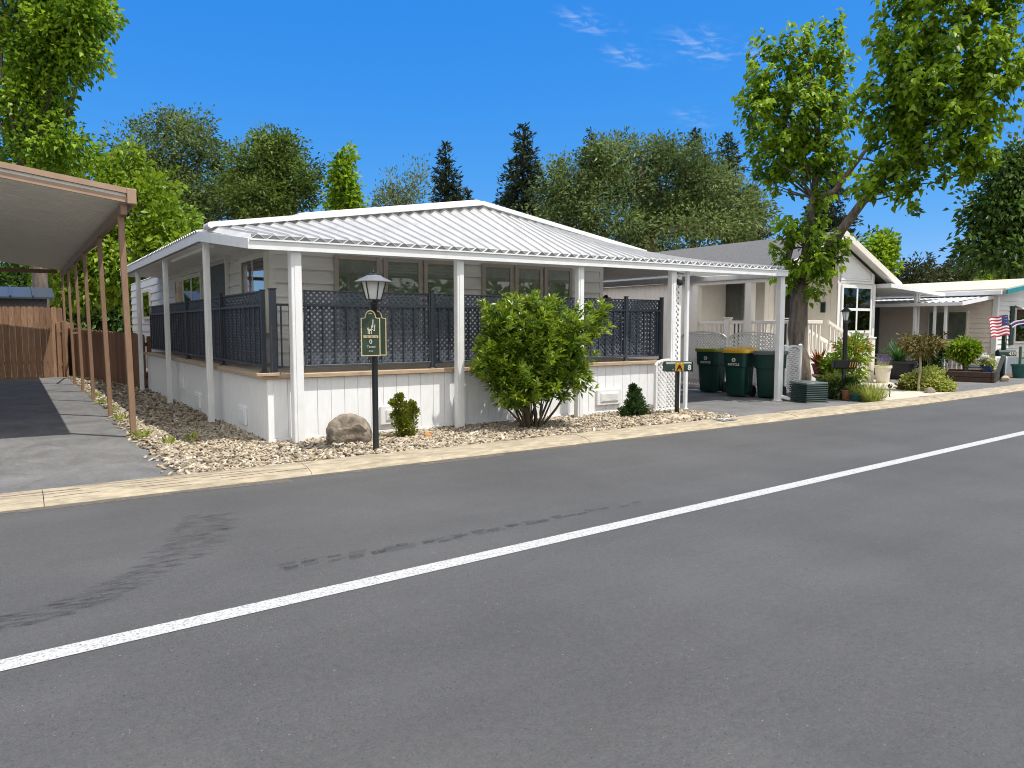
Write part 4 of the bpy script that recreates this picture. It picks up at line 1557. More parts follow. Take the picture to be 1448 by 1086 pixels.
def shrub(name, label, c, blobs, mat, n_cl, per, cl_r, L, W, stems=5, stem_mat='stem', base_r=.06, tr=.012, **kw):
    t = thing(name, label, 'shrub', c)
    cr, P = crown('foliage', mat, t, blobs, n_cl, per, cl_r, L, W, **kw)
    m = MB()
    for i in range(stems):
        a = 2 * math.pi * i / stems + random.random()
        q = P[random.randrange(len(P))]
        limb(m, (c[0] + base_r * math.cos(a), c[1] + base_r * math.sin(a), c[2] - .03), tuple(q), tr, tr * .35, .06, 5, 6)
    m.build('stem', stem_mat, t, 60)
    return t


B = (6.42, 8.72, .03)
bush_blobs = [((6.25, 8.7, 1.50), (.62, .5, .42)), ((6.75, 8.55, 1.40), (.55, .45, .42)), ((5.85, 8.85, 1.25), (.42, .4, .35)), ((6.45, 8.7, 1.05), (.70, .55, .42)),
              ((7.25, 8.45, 1.55), (.36, .3, .26)), ((6.35, 8.6, .70), (.50, .45, .36)), ((6.95, 8.5, .95), (.45, .4, .35)), ((5.72, 8.8, 1.65), (.25, .25, .24)),
              ((7.55, 8.35, 1.72), (.18, .16, .12)), ((6.05, 8.75, .80), (.55, .42, .36)), ((5.65, 8.8, 1.0), (.34, .3, .26)), ((6.75, 8.6, .70), (.45, .4, .32)), ((6.1, 8.7, 1.78), (.35, .3, .2)), ((6.55, 8.65, 1.80), (.3, .3, .18))]
bush_blobs += [((5.75, 8.8, .95), (.36, .3, .3)), ((5.95, 8.8, .62), (.3, .3, .24))]
bush_blobs = [((6.30 + (b[0][0] - 6.40) * .84, b[0][1], b[0][2]), (b[1][0] * .85, b[1][1] * .9, b[1][2])) for b in bush_blobs]
t = thing('bush', 'big round bright green leafy bush in front of the porch railing', 'bush', B)
P, D, k = blob_points(bush_blobs, 900, .5)
segs = []
# leafy twigs: each a whorl of blades round a shoot pointing up and out
for i in range(len(P)):
    nl = 22
    ax = D[i] * .55 + np.array([0, 0, .75]) + RNG.normal(size=3) * .25
    ax /= np.linalg.norm(ax)
    s = RNG.random(nl)
    base = P[i] + ax * (s[:, None] - .3) * .17
    rad = RNG.normal(size=(nl, 3)); rad -= (rad @ ax)[:, None] * ax
    dirs = unit(rad) * .9 + ax * (.35 + .7 * s[:, None])
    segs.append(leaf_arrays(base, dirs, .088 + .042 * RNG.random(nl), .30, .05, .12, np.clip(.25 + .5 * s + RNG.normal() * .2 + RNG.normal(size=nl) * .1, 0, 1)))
v, f, tt = merge(segs)
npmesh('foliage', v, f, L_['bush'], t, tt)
m = MB()
for i in range(26):
    a = random.random() * 6.28
    q = P[random.randrange(len(P))]
    limb(m, (B[0] - .12 + .13 * math.cos(a), B[1] + .10 * math.sin(a), -.02), tuple(q), random.uniform(.014, .024), .005, .07, 6, 6)
m.build('stem', 'stem', t, 60)


def tufted(name, label, c, H, rad, mat, tufts, per, L, W, cat='shrub'):
    """twisted evergreen: separate rounded tufts on a short crooked stem; tufts = (dx, dy, z, r) in units of rad and H"""
    t = thing(name, label, cat, c)
    segs = []
    m = MB()
    for (dx, dy, z, r) in tufts:
        p = np.array([c[0] + dx * rad, c[1] + dy * rad, c[2] + z * H])
        m.tube([(c[0], c[1], -.02), (c[0] + dx * rad * .4, c[1] + dy * rad * .4, c[2] + z * H * .6), tuple(p)], [.02, .013, .006], 6)
        for q in range(5):
            d0 = unit(RNG.normal(size=(1, 3)))[0]
            cc = p + d0 * r * rad * .55
            d = unit(RNG.normal(size=(per // 5, 3)))
            pos = cc + d * (r * rad * .55) * (RNG.random((len(d), 1)) ** .4)
            segs.append(leaf_arrays(pos, d + np.array([0, 0, .4]), L * (.7 + .6 * RNG.random(len(d))), W, .08, .05,
                                    np.clip(.35 + .4 * RNG.normal() * .5 + .2 * z + RNG.normal(size=len(d)) * .15, 0, 1)))
    v, f, tt = merge(segs)
    npmesh('foliage', v, f, mat, t, tt)
    m.build('stem', 'stem', t, 60)
    return t


tufted('shrub', 'small yellow-green twisted shrub right of the lamp post', (4.35, 8.98, .03), .57, .175, L_['juniper'],
       ((-.15, 0, .10, .62), (.35, -.1, .12, .58), (-.5, 0, .30, .52), (.1, -.3, .32, .55), (.6, 0, .34, .50), (-.25, -.2, .52, .50), (.35, -.2, .55, .52), (.85, 0, .62, .42),
        (-.75, .1, .58, .40), (-.55, 0, .80, .45), (.0, .1, .76, .42), (-.35, 0, .98, .36), (.7, .1, .80, .34), (-.9, .1, .88, .26), (.25, 0, .62, .5), (0, .3, .4, .6)), 330, .034, .6)
tufted('shrub', 'small dark green twisted shrub near the lattice panel', (8.55, 8.93, .03), .52, .25, L_['shrubdark'],
       ((-.5, 0, .10, .55), (.4, -.2, .10, .58), (.95, 0, .14, .45), (-.9, 0, .16, .38), (-.1, -.3, .26, .52), (.6, 0, .34, .48), (-.55, 0, .40, .42), (.1, -.1, .50, .46), (.55, .1, .60, .36),
        (-.3, 0, .66, .40), (.15, 0, .82, .34), (-.1, .1, .98, .26)), 420, .040, .6)
m = MB()
boulder('rust_stone', 'small rusty orange stone beside the yellow-green shrub', (4.63, 8.83, .06), (.055, .05, .05), pmat('rust_stone', (.42, .19, .06), .9, .2, 20), 'stone', seed=9, sub=3)


# =================================================================== LATTICE PANEL, MAILBOX, BINS
def arch_panel(label, o, u, nrm, w, h, rise, group, step=.088, sw=.024, concave=False):
    """framed white garden lattice with a curved top"""
    o, u, nr, Z = Vector(o), Vector(u), Vector(nrm), Vector((0, 0, 1))
    t = thing('lattice_panel', label, 'lattice panel', tuple(o), group)

    def top(x_):
        s = 2 * x_ / w - 1
        return h - rise + rise * (s * s if concave else math.sqrt(max(0, 1 - s * s)))
    lt = MB()
    clip_strips(lt, o + nr * -.012 + Z * .05, u, Z, w, h - .06, step, sw, .005, nrm, 0, lambda x_: top(x_) - .07)
    lt.build('lattice', 'white', t)
    f = MB()
    fw = .035
    f.obox(o + Z * (h - rise) / 2 + u * fw / 2, u, nr, Z, fw / 2, .018, (h - rise) / 2, 0, .004)
    f.obox(o + Z * (h - rise) / 2 + u * (w - fw / 2), u, nr, Z, fw / 2, .018, (h - rise) / 2, 0, .004)
    f.obox(o + Z * .035 + u * w / 2, u, nr, Z, w / 2 - fw, .016, .02, 0, .004)
    N = 14
    for i in range(N):
        x0, x1 = w * i / N, w * (i + 1) / N
        p, q = o + u * x0 + Z * top(x0), o + u * x1 + Z * top(x1)
        strip(f, p, q + (q - p) * .06, nr, .038, .036)
    f.build('frame', 'white', t)
    return t


arch_panel('white lattice panel with arched top behind the green mailbox', (9.30, 9.18, .03), (1, 0, 0), (0, -1, 0), .62, .93, .10, 'white garden lattice panels')
gt = arch_panel('white arched lattice panel between bins and green cabinet', (14.05, 9.93, .06), (.955, .296, 0), (.296, -.955, 0), 1.0, 1.05, .16, 'white garden lattice panels')
pp = MB()
for xx in (14.03, 15.03):
    yy = 9.93 + (xx - 14.05) * .31
    pp.box((xx - .035, yy - .035, 0), (xx + .035, yy + .035, 1.10), 0, .005)
    pp.lathe((xx, yy, 1.10), [(.05, 0), (.05, .02), (.01, .05)], 12)
    pp.build('end_post', 'white', gt) if False else None
pp.build('frame', 'white', gt)
arch_panel('white scalloped lattice panel behind the leftmost green bin', (14.05, 13.0, .05), (0, -1, 0), (-1, 0, 0), 1.45, 1.36, .14, 'white garden lattice panels')
arch_panel('white scalloped lattice panel behind the bins nearest the porch post', (14.05, 11.48, .05), (0, -1, 0), (-1, 0, 0), 1.45, 1.36, .14, 'white garden lattice panels')

mb_ = thing('mailbox', 'dark green mailbox on black post by the kerb', 'mailbox', (9.36, 8.72, 0))
m = MB(); m.box((9.335, 8.695, -.02), (9.395, 8.755, .78), 0, .006)
m.build('post', 'black', mb_)
mu = Vector((.9, -.436, 0)).normalized(); mn = Vector((-.436, -.9, 0)).normalized(); Z = Vector((0, 0, 1))
mo = Vector((9.36, 8.72, .87))
m = MB()
pts = []
for i in range(9):
    a = math.pi * i / 8
    pts.append(mo - mu * .23 + mn * (.085 * math.cos(a)) + Z * (.03 + .06 * math.sin(a)))
pts = [mo - mu * .23 + mn * .085 - Z * .085] + pts + [mo - mu * .23 - mn * .085 - Z * .085]
m.prism(pts, mu * .46)
bx_ = m.build('box', 'dkgreen', mb_, 40)
m = MB()
m.obox(mo + mu * .235 + Z * .0, mu, mn, Z, .006, .088, .088, 0, .004)
dr_ = m.build('door', 'black', bx_)
m = MB()
c = mo + mn * .088
strip(m, c + mu * .0 + Z * .0 - mu * .075, c + mu * .075, mn, .155, .004, 0)
for s in (-1, 1):
    strip(m, c + mu * (.0) + Z * .03 + mn * .004, c + mu * (s * .045) - Z * .065 + mn * .004, mn, .022, .003, 1)
strip(m, c + mu * -.02 - Z * .02 + mn * .0045, c + mu * .02 - Z * .02 + mn * .0045, mn, .02, .003, 1)
for s in (-1, 1):
    strip(m, c + mu * (s * .035 - .009) + Z * .052 + mn * .004, c + mu * (s * .035 + .009) + Z * .052 + mn * .004, mn, .018, .003, 2)
m.build('emblem', ['emblem', 'black', 'letter'], bx_)
m = MB()
text_mb(m, '8', .12, c + mu * .175 - Z * .02 + mn * .0015, mu, Z, 0, bold=.004)
for (a, b) in ((-.19, .06), (-.12, -.05)):
    strip(m, c + mu * a + Z * b + mn * .001, c + mu * (a + .016) + Z * b + mn * .001, mn, .016, .003, 0)
m.build('house_number', 'letter', bx_)

# painted number plate on the kerb
m = MB()
yk = kerb_y(9.35)
pl = [(9.16, yk + .16, .069), (9.52, yk + .16, .069), (9.52, yk + .40, .080), (9.16, yk + .40, .080)]
m.add(pl, [(0, 1, 2, 3)])
text_mb(m, '76', .20, (9.34, yk + .275, .0765), (1, 0, 0), (0, .999, .045), 1, bold=.006, thick=.004)
kp = m.build('kerb_number_plate', ['plate_grey', 'letter'])
tag(kp, 'grey painted plate reading 76 on the kerb', 'number plate')


def wheelie_bin(label, loc, ang, H, lid_mat, lid_h, logo=True):
    t = thing('wheelie_bin', label, 'bin', loc, 'green wheelie bins in the carport')
    x0, y0, z0 = loc
    fx, fy = Vector((math.cos(ang), math.sin(ang), 0)), Vector((-math.sin(ang), math.cos(ang), 0))   # fx front, fy its left... 
    O, Z = Vector(loc), Vector((0, 0, 1))

    def P(a, b, c):
        return O + fx * a * .92 + fy * b * .92 + Z * c
    h = H * .90
    m = MB()
    rings = []
    # rounded-rectangle sections: (depth, width, z)
    secs = [(.22, .215, .03), (.235, .225, .06), (.275, .262, h * .62), (.280, .268, h * .655), (.305, .292, h * .665), (.318, .302, h * .985), (.335, .318, h * .99), (.335, .318, h)]
    n = 24
    vs, fs = [], []
    for (a, b, z) in secs:
        for k in range(n):
            th = 2 * math.pi * (k + .5) / n
            c, s = math.cos(th), math.sin(th)
            e = .28
            vs.append(P(a * math.copysign(abs(c) ** e, c), b * math.copysign(abs(s) ** e, s), z))
    for i in range(len(secs) - 1):
        for k in range(n):
            q, w = i * n + k, i * n + (k + 1) % n
            fs.append((q, w, w + n, q + n))
    fs.append(tuple(range(n))[::-1]); fs.append(tuple(range((len(secs) - 1) * n, len(secs) * n)))
    m.add(vs, fs)
    # ribs moulded in the sides
    for s in (-1, 1):
        m.obox(P(-.06, s * .238, h * .36), fx, fy, Z, .10, .022, h * .27, 0, .012)
    bd = m.build('body', 'bin', t, 40)
    l = MB()
    vs, fs = [], []
    for (a, b, z) in [(.352, .334, h - .03), (.358, .340, h + .02), (.345, .325, h + .045), (.27, .26, h + lid_h * .85), (.15, .15, h + lid_h), (.02, .02, h + lid_h * 1.02)]:
        for k in range(n):
            th = 2 * math.pi * (k + .5) / n
            c, s = math.cos(th), math.sin(th)
            vs.append(P(a * math.copysign(abs(c) ** .34, c), b * math.copysign(abs(s) ** .34, s), z))
    for i in range(5):
        for k in range(n):
            q, w = i * n + k, i * n + (k + 1) % n
            fs.append((q, w, w + n, q + n))
    fs.append(tuple(range(n))[::-1]); fs.append(tuple(range(5 * n, 6 * n)))
    l.add(vs, fs)
    l.build('lid', lid_mat, t, 50)
    hb = MB()
    hb.tube([P(-.40, -.22, h * .95), P(-.40, .22, h * .95)], .016, 8)
    for s in (-1, 1):
        hb.bar(P(-.31, s * .22, h * .95), P(-.40, s * .22, h * .95), .02, .04)
    hb.build('handle', 'bin', t, 40)
    for s in (-1, 1):
        w = MB()
        c = P(-.17, s * .262, .125)
        w.tube([c - fy * .028, c + fy * .028], .125, 20)
        w.build('wheel', 'rubber', t, 40)
    if logo:
        g = MB()
        # three chasing arrows over a line of lettering, on the front
        nrm = fx
        ux = fy
        c = P(.318, .0, h * .82)
        tilt = Vector((0, 0, 1))
        for k in range(3):
            a0, a1 = math.pi / 2 + k * 2.094, math.pi / 2 + (k + 1) * 2.094
            p = c + ux * .055 * math.cos(a0) + tilt * .055 * math.sin(a0)
            q = c + ux * .055 * math.cos(a1) + tilt * .055 * math.sin(a1)
            strip(g, p.lerp(q, .18), p.lerp(q, .80), nrm, .024, .006)
        text_mb(g, 'RECYCLE', .062, P(.317, 0, h * .72), ux, tilt, 0, thick=.004, bold=.002)
        g.build('recycling_mark', 'letter', bd)
    return t


wheelie_bin('green wheelie bin with flat olive lid, farthest left of three', (13.38, 11.40, .03), R(190), 1.08, 'bin_olive', .03)
wheelie_bin('green wheelie bin with domed yellow lid in the middle', (13.02, 10.34, .03), R(194), 1.09, 'bin_yellow', .10)
wheelie_bin('plain green wheelie bin with dark grey lid beside the white post', (13.30, 9.76, .03), R(199), 1.06, 'bin_grey', .05, False)

# ribbed green utility cabinet (outdoor unit)
t = thing('air_conditioner', 'squat dark green ribbed cooling unit on the kerb', 'air conditioner', (13.24, 8.80, .0))
cu_, cv = Vector((.96, -.28, 0)), Vector((.28, .96, 0))
O = Vector((13.24, 8.80, 0))
m = MB()
m.obox(O + Z * .20, cu_, cv, Z, .24, .24, .18, 0, .02)
m.obox(O + Z * .02, cu_, cv, Z, .275, .275, .03, 0, .01)
m.build('body', 'ac_green', t)
for i in range(8):
    m = MB()
    m.obox(O + Z * (.07 + i * .043), cu_, cv, Z, .262, .262, .011, 0, .006)
    m.build('louvre', 'ac_green', t)
m = MB()
m.obox(O + Z * .415, cu_, cv, Z, .258, .258, .022, 0, .014)
m.lathe((13.24, 8.80, .438), [(.19, 0), (.19, .012), (.08, .018), (.02, .018)], 24)
m.build('top', 'ac_top', t, 40)


# =================================================================== HOUSE WITH GREY SHINGLE ROOF (middle right)
hb_ = thing('neighbour_house', 'cream gabled house with grey shingle roof, porch and front steps', 'house', (18, 12, 0))


def panel_wall(mb, a, b, z0, z1, step=.2, th=.1, mi=0):
    """vertical-groove siding between ground points a and b"""
    a, b = Vector((*a, 0)), Vector((*b, 0))
    u = (b - a).normalized(); L = (b - a).length
    nr = Vector((u.y, -u.x, 0))
    mb.obox((a + b) / 2 - nr * th / 2 + Vector((0, 0, (z0 + z1) / 2)), u, nr, Vector((0, 0, 1)), L / 2, th / 2, (z1 - z0) / 2, mi)
    s = 0
    while s < L - .02:
        w = min(step - .006, L - s)
        mb.obox(a + u * (s + w / 2) + nr * .005 + Vector((0, 0, (z0 + z1) / 2)), u, nr, Vector((0, 0, 1)), w / 2, .005, (z1 - z0) / 2 - .004, mi, .002)
        s += step


BX0, BX1, BY = 19.60, 21.50, 12.20
AX, AZ = 19.42, 4.20
EL, ER = 16.35, 22.42
zl = lambda x_: AZ - (AZ - 2.98) * (AX - x_) / (AX - EL) if x_ < AX else AZ - (AZ - 2.86) * (x_ - AX) / (ER - AX)
m = MB()
panel_wall(m, (BX0, BY), (BX1, BY), .0, 2.80)
panel_wall(m, (BX1, BY), (BX1, 28), .0, 2.80)
panel_wall(m, (BX0, 13.6), (BX0, BY), .55, 3.0)
m.prism([(BX0, BY, 2.801), (BX1, BY, 2.801), (BX1, BY, zl(BX1) - .19), (BX0, BY, zl(BX0) - .19)], (0, .1, 0))
panel_wall(m, (17.9, 13.4), (BX0, 13.4), .55, 3.6)
panel_wall(m, (17.9, 14.2), (17.9, 13.4), .55, 3.0)
panel_wall(m, (17.9, 16.5), (17.9, 14.21), .55, 3.2)
panel_wall(m, (16.55, 28), (16.55, 14.75), .0, 2.85)
m.box((16.56, 14.75, 0), (17.9, 14.85, 2.9))
m.build('wall', 'siding_b', hb_)
m = MB()
# corner boards, belt trim and the framed gable inset
for (xa, xb) in ((BX0 - .03, BX0 + .09), (BX1 - .10, BX1 + .03)):
    m.box((xa, BY - .035, 0), (xb, BY - .013, 2.80), 0, .004)
m.box((BX0 + .1, BY - .034, 2.80), (BX1 - .11, BY - .013, 2.87), 0, .004)
m.box((BX0 + .09, BY - .050, 2.875), (BX1 - .25, BY - .014, 2.93), 0, .004)
za, zb = zl(BX0 + .1) - .34, zl(BX1 - .3) - .34
m.prism([(BX0 + .12, BY - .040, 2.935), (BX1 - .28, BY - .040, 2.935), (BX1 - .28, BY - .040, max(zb, 3.0)), (BX0 + .12, BY - .040, za)], (0, .026, 0))
m.box((BX1 - .24, BY - .05, 2.87), (BX1 - .16, BY - .014, 3.12), 0, .004)
m.box((BX0 + .1, BY - .05, 1.15), (BX1 - .11, BY - .013, 1.24), 0, .004)
m.build('trim', 'white', hb_)
m = MB()
for (xa, xb) in ((EL, AX), (AX, ER)):
    m.prism([(xa, 11.92, zl(xa) - .10), (xb, 11.92, zl(xb) - .10), (xb, 11.92, zl(xb) + .03), (xa, 11.92, zl(xa) + .03)], (0, 16.5, 0))
ro = m.build('roof', 'shingle', hb_)
m = MB()
for (xa, xb) in ((EL - .02, AX), (AX, ER + .02)):
    m.prism([(xa, 11.86, zl(xa) - .18), (xb, 11.86, zl(xb) - .18), (xb, 11.86, zl(xb) + .012), (xa, 11.86, zl(xa) + .012)], (0, .058, 0))
m.box((ER - .01, 11.92, zl(ER) - .16), (ER + .03, 28, zl(ER) + .0))
m.box((EL - .03, 11.92, zl(EL) - .16), (EL + .01, 28, zl(EL) + .0))
m.build('fascia', 'siding_b', hb_)
m = MB()
m.prism([(AX + .1, 11.95, zl(AX + .1) - .115), (ER - .02, 11.95, zl(ER - .02) - .115), (ER - .02, 11.95, zl(ER - .02) - .104), (AX + .1, 11.95, zl(AX + .1) - .104)], (0, .22, 0))
m.build('soffit', 'white', hb_)
window(hb_, (19.72, BY - .015, 1.34), (1, 0, 0), (0, -1, 0), 1.58, 1.40, 'white', .085, 2, 2, 'mid_int', glass='glass', bars=.075, curtain=False)
window(hb_, (17.9 - .0, 15.95, 1.75), (0, -1, 0), (-1, 0, 0), 1.85, 1.22, 'pewter', .05, 2, 1, 'dark_screen', glass='glass')
m = MB(); m.box((17.80, 14.15, .76), (17.88, 15.9, 1.70), 0, .01)  # thin dark panel set against the porch wall behind the balusters
m.build('porch_dark_panel', 'dark_screen', hb_)
window(hb_, (18.35, 13.385, .78), (1, 0, 0), (0, -1, 0), .85, 2.0, 'white', .09, 1, 2, 'dark_int', name='front_door')
m = MB(); m.box((BX0 - .05, 12.55, 1.95), (BX0 - .015, 12.70, 2.25), 0, .01)
m.build('wall_lantern', 'dkgreen', hb_)
# porch floor, beam, posts
m = MB()
m.box((16.55, 11.15, .62), (17.89, 14.74, .74))
m.box((17.891, 11.15, .62), (19.58, 13.39, .74))
m.build('porch_floor', 'siding_b', hb_)
m = MB()
panel_wall(m, (16.52, 14.72), (16.52, 11.15), .0, .62, .3, .04)
panel_wall(m, (16.55, 11.12), (17.3, 11.12), .0, .62, .3, .04)
m.build('porch_skirting', 'siding_b', hb_)
m = MB()
m.box((16.42, 11.75, 2.72), (16.56, 14.75, 2.90), 0, .006)
m.build('porch_beam', 'siding_b', hb_)
for (px_, py_) in ((16.5, 12.80), (16.5, 14.66)):
    m = MB(); m.box((px_ - .10, py_ - .10, .62), (px_ + .10, py_ + .10, 2.72), 0, .008)
    m.box((px_ - .125, py_ - .125, .62), (px_ + .125, py_ + .125, .80), 0, .008)
    m.build('porch_column', 'siding_b', hb_)
m = MB(); m.box((16.41, 13.44, .62), (16.57, 13.60, 1.76), 0, .008); m.box((16.39, 13.42, 1.76), (16.59, 13.62, 1.80), 0, .008)
m.build('newel', 'siding_b', hb_)


def white_rail(p0, p1, n, z0, z1, bot=.85):
    """railing from p0 to p1 with top heights z0,z1 and n balusters"""
    p0, p1 = Vector((*p0, 0)), Vector((*p1, 0))
    f = MB()
    f.bar(p0 + Z * z0, p1 + Z * z1, .07, .085, 0, ch=.006)
    f.bar(p0 + Z * (z0 - bot), p1 + Z * (z1 - bot), .05, .07, 0, ch=.005)
    o = f.build('porch_railing', 'siding_b', hb_)
    for i in range(n):
        q = p0.lerp(p1, (i + .5) / n)
        zz = z0 + (z1 - z0) * (i + .5) / n
        b = MB(); b.box((q.x - .02, q.y - .02, zz - bot + .01), (q.x + .02, q.y + .02, zz - .03), 0)
        b.build('baluster', 'siding_b', o)
    return o


white_rail((16.5, 14.55), (16.5, 13.61), 6, 1.66, 1.66)
white_rail((16.5, 13.43), (16.5, 12.91), 4, 1.66, 1.66)
white_rail((16.5, 12.69), (16.5, 11.2), 9, 1.66, 1.66)
white_rail((16.55, 11.12), (17.2, 11.12), 4, 1.66, 1.66)
white_rail((17.25, 10.98), (19.2, 10.98), 10, 1.66, .95, .75)
white_rail((17.35, 12.0), (19.1, 12.0), 9, 1.64, 1.02, .75)
m = MB()
for i in range(5):
    m.box((17.30 + i * .36, 11.05, 0), (17.30 + (i + 1) * .36 + .02, 11.94, .74 - (i + 1) * .145), 0, .006)
m.build('steps', 'siding_b', hb_)
m = MB(); m.box((19.20, 10.90, 0), (19.37, 11.07, 1.22), 0, .008); m.box((19.18, 10.88, 1.22), (19.39, 11.09, 1.26), 0, .008)
m.build('newel', 'siding_b', hb_)
# flat canopy on the right of the house
m = MB()
m.prism([(BX1 + .12, 11.75, 2.70), (24.55, 11.6, 2.50), (24.55, 11.6, 2.59), (BX1 + .12, 11.75, 2.82)], (0, 6.5, 0))
m.build('side_canopy', 'white_metal', hb_)
for (px_, py_) in ((23.55, 12.0), (23.70, 12.0)):
    m = MB(); m.box((px_ - .045, py_ - .045, 0), (px_ + .045, py_ + .045, 2.58), 0, .006)
    m.build('canopy_post', 'white_metal', hb_)
# meter box and conduit under the porch
m = MB(); m.box((16.30, 14.1, .42), (16.46, 14.45, .80), 0, .01)
m.tube([(16.38, 14.2, .42), (16.36, 14.05, .2), (16.36, 13.7, .12), (16.38, 13.4, .3)], .012, 6)
m.build('meter_box', 'pewter', hb_)


# =================================================================== TAN HOUSE (far right)
hc = thing('tan_house', 'tan sided house with cream roof, teal rake and white patio cover', 'house', (25.5, 10.5, 0))
CXW, CYF = 25.5, 10.5
m = MB()
m.box((CXW + .02, CYF + .02, -.3), (32.5, 30, 2.62))
lap_wall(m, (CXW + .016, 30, 0), (0, -1, 0), 30 - CYF - .02, .3, 2.62, .15, (-1, 0, 0))
m.build('side_wall', 'siding_c', hc)
m = MB()
lap_wall(m, (CXW, CYF + .015, 0), (1, 0, 0), 7.0, .55, 2.62, .15, (0, -1, 0))
m.prism([(CXW, CYF, 2.62), (32.4, CYF, 2.62), (32.4, CYF, 2.66), (28.95, CYF, 3.12), (CXW, CYF, 2.66)], (0, .1, 0))
m.build('front_wall', 'siding_cf', hc)
m = MB()
panel_wall(m, (CXW, CYF - .03), (32.4, CYF - .03), -.1, .55, .2, .03)
m.build('skirting', 'skirt_c', hc)
m = MB(); m.box((CXW - .05, CYF - .06, -.1), (CXW + .06, CYF - .032, 2.60), 0, .004); m.box((CXW - .05, CYF - .03, -.1), (CXW - .02, CYF + .09, 2.60), 0, .004)
m.build('corner_board', 'white', hc)
rz = lambda x_: 2.64 + (x_ - 25.15) * .128 if x_ < 28.95 else 2.64 + (32.75 - x_) * .128
m = MB()
for (xa, xb) in ((25.15, 28.95), (28.95, 32.75)):
    m.prism([(xa, 10.12, rz(xa)), (xb, 10.12, rz(xb)), (xb, 10.12, rz(xb) + .07), (xa, 10.12, rz(xa) + .07)], (0, 20, 0))
m.build('roof', 'roof_cream', hc)
m = MB()
for (xa, xb) in ((25.15, 28.95), (28.95, 32.75)):
    m.prism([(xa, 10.06, rz(xa) - .10), (xb, 10.06, rz(xb) - .10), (xb, 10.06, rz(xb) + .03), (xa, 10.06, rz(xa) + .03)], (0, .05, 0))
m.build('rake_board', 'teal', hc)
m = MB(); m.box((25.05, 10.2, 2.52), (25.14, 29.5, 2.66), 0, .01)
m.build('gutter', 'white_metal', hc)
window(hc, (CXW + .0, 12.55, 1.08), (0, -1, 0), (-1, 0, 0), 1.25, .98, 'cream', .05, 2, 1, 'mid_int', bars=.06)
window(hc, (26.75, CYF - .01, 1.0), (1, 0, 0), (0, -1, 0), 2.4, 1.15, 'white', .06, 3, 1, 'dark_int', bars=.05)
m = MB(); m.box((26.45, CYF - .06, .95), (26.68, CYF - .02, 2.2), 0, .01)
m.build('shutter', 'dkgreen', hc)
m = MB()
m.prism([(26.75, CYF - .03, 2.22), (29.3, CYF - .03, 2.22), (29.3, CYF - .7, 1.86), (26.75, CYF - .7, 1.86)], (0, 0, .02))
m.build('window_awning', 'white', hc)
m = MB()
vs, fs = [], []
rows_ = []
yy, s = 10.62, 1
while yy < 19.5:
    rows_.append((yy, s)); yy += .10; s = -s
for (yy, s) in rows_:
    vs += [(23.42, yy, 2.29 + s * .02), (25.46, yy, 2.50 + s * .02)]
m.add(vs, [(2 * i, 2 * i + 2, 2 * i + 3, 2 * i + 1) for i in range(len(rows_) - 1)])
pc = m.build('patio_cover', 'roof_white', hc)
sm = pc.modifiers.new('thickness', 'SOLIDIFY'); sm.thickness = .006; sm.offset = 0
m = MB()
m.box((23.38, 10.58, 2.17), (23.43, 19.5, 2.275), 0, .004)
m.prism([(23.38, 10.54, 2.17), (25.5, 10.54, 2.42), (25.5, 10.54, 2.53), (23.38, 10.54, 2.28)], (0, .038, 0))
m.build('cover_fascia', 'white_metal', hc)
for yy in (11.10, 11.42, 14.5):
    m = MB(); m.box((23.55, yy - .035, 0), (23.62, yy + .035, 2.2), 0, .005); m.box((23.48, yy - .1, 0), (23.69, yy + .1, .05), 0, .004)
    m.build('cover_post', 'white_metal', hc)
m = MB()
m.box((25.40, 14.2, 0), (25.44, 19.5, 2.3))
m.build('side_screen', 'dark_screen', hc)
m = MB()
for i in range(20):
    q = 10.9 + i * .14
    m.box((24.3, q, .12), (24.32, q + .03, .62), 0)
m.box((24.295, 10.85, .58), (24.325, 13.75, .62)); m.box((24.295, 10.85, .20), (24.325, 13.75, .23))
lo = m.build('picket_fence', 'white')
tag(lo, 'low white picket fence below the tan house window', 'fence')


# =================================================================== TREES
def trunk_mb(pts, rad, sides=10):
    m = MB()
    pp, rr = [], []
    n = len(pts)
    for i in range(n - 1):
        for k in range(4):
            t = k / 4
            a, b = Vector(pts[i]), Vector(pts[i + 1])
            p = a.lerp(b, t)
            pp.append(p + Vector((random.uniform(-1, 1), random.uniform(-1, 1), 0)) * rad[i] * .06)
            rr.append((rad[i] + (rad[i + 1] - rad[i]) * t) * random.uniform(.95, 1.05))
    pp.append(Vector(pts[-1])); rr.append(rad[-1])
    m.tube(pp, rr, sides)
    return m


# the street tree: one trunk, an upright left stem and a limb leaning out over the road
ST = (15.5, 10.55, 0)
st = thing('street_tree', 'tall forked street tree with bright green leaves over the road', 'tree', ST)
fk = at(1134, 398, 17.6)
m = trunk_mb([(15.5, 10.55, -.1), (15.45, 10.5, .35), at(1127, 480, 17.5), at(1130, 430, 17.5), fk], [.28, .225, .20, .19, .20], 26)
left_pts = [fk, at(1140, 350, 17.5), at(1150, 280, 17.4), at(1158, 215, 17.2), at(1150, 130, 17.0), at(1140, 60, 17)]
m.tube([Vector(p) for p in left_pts], [.12, .10, .085, .065, .04, .015], 10)
right_pts = [fk, at(1165, 362, 17.2), at(1190, 325, 16.7), at(1220, 285, 16.2), at(1262, 235, 15.6), at(1300, 180, 15.0), at(1340, 110, 14.6), at(1370, 30, 14.4)]
m.tube([Vector(p) for p in right_pts], [.16, .13, .105, .09, .075, .06, .04, .02], 12)
sb_ = [at(1090, 345, 17.4), at(1095, 320, 17.3)]
m.tube([Vector(fk), Vector(at(1112, 375, 17.5)), Vector(at(1122, 335, 17.4)), Vector(at(1118, 305, 17.3))], [.11, .085, .06, .03], 8)
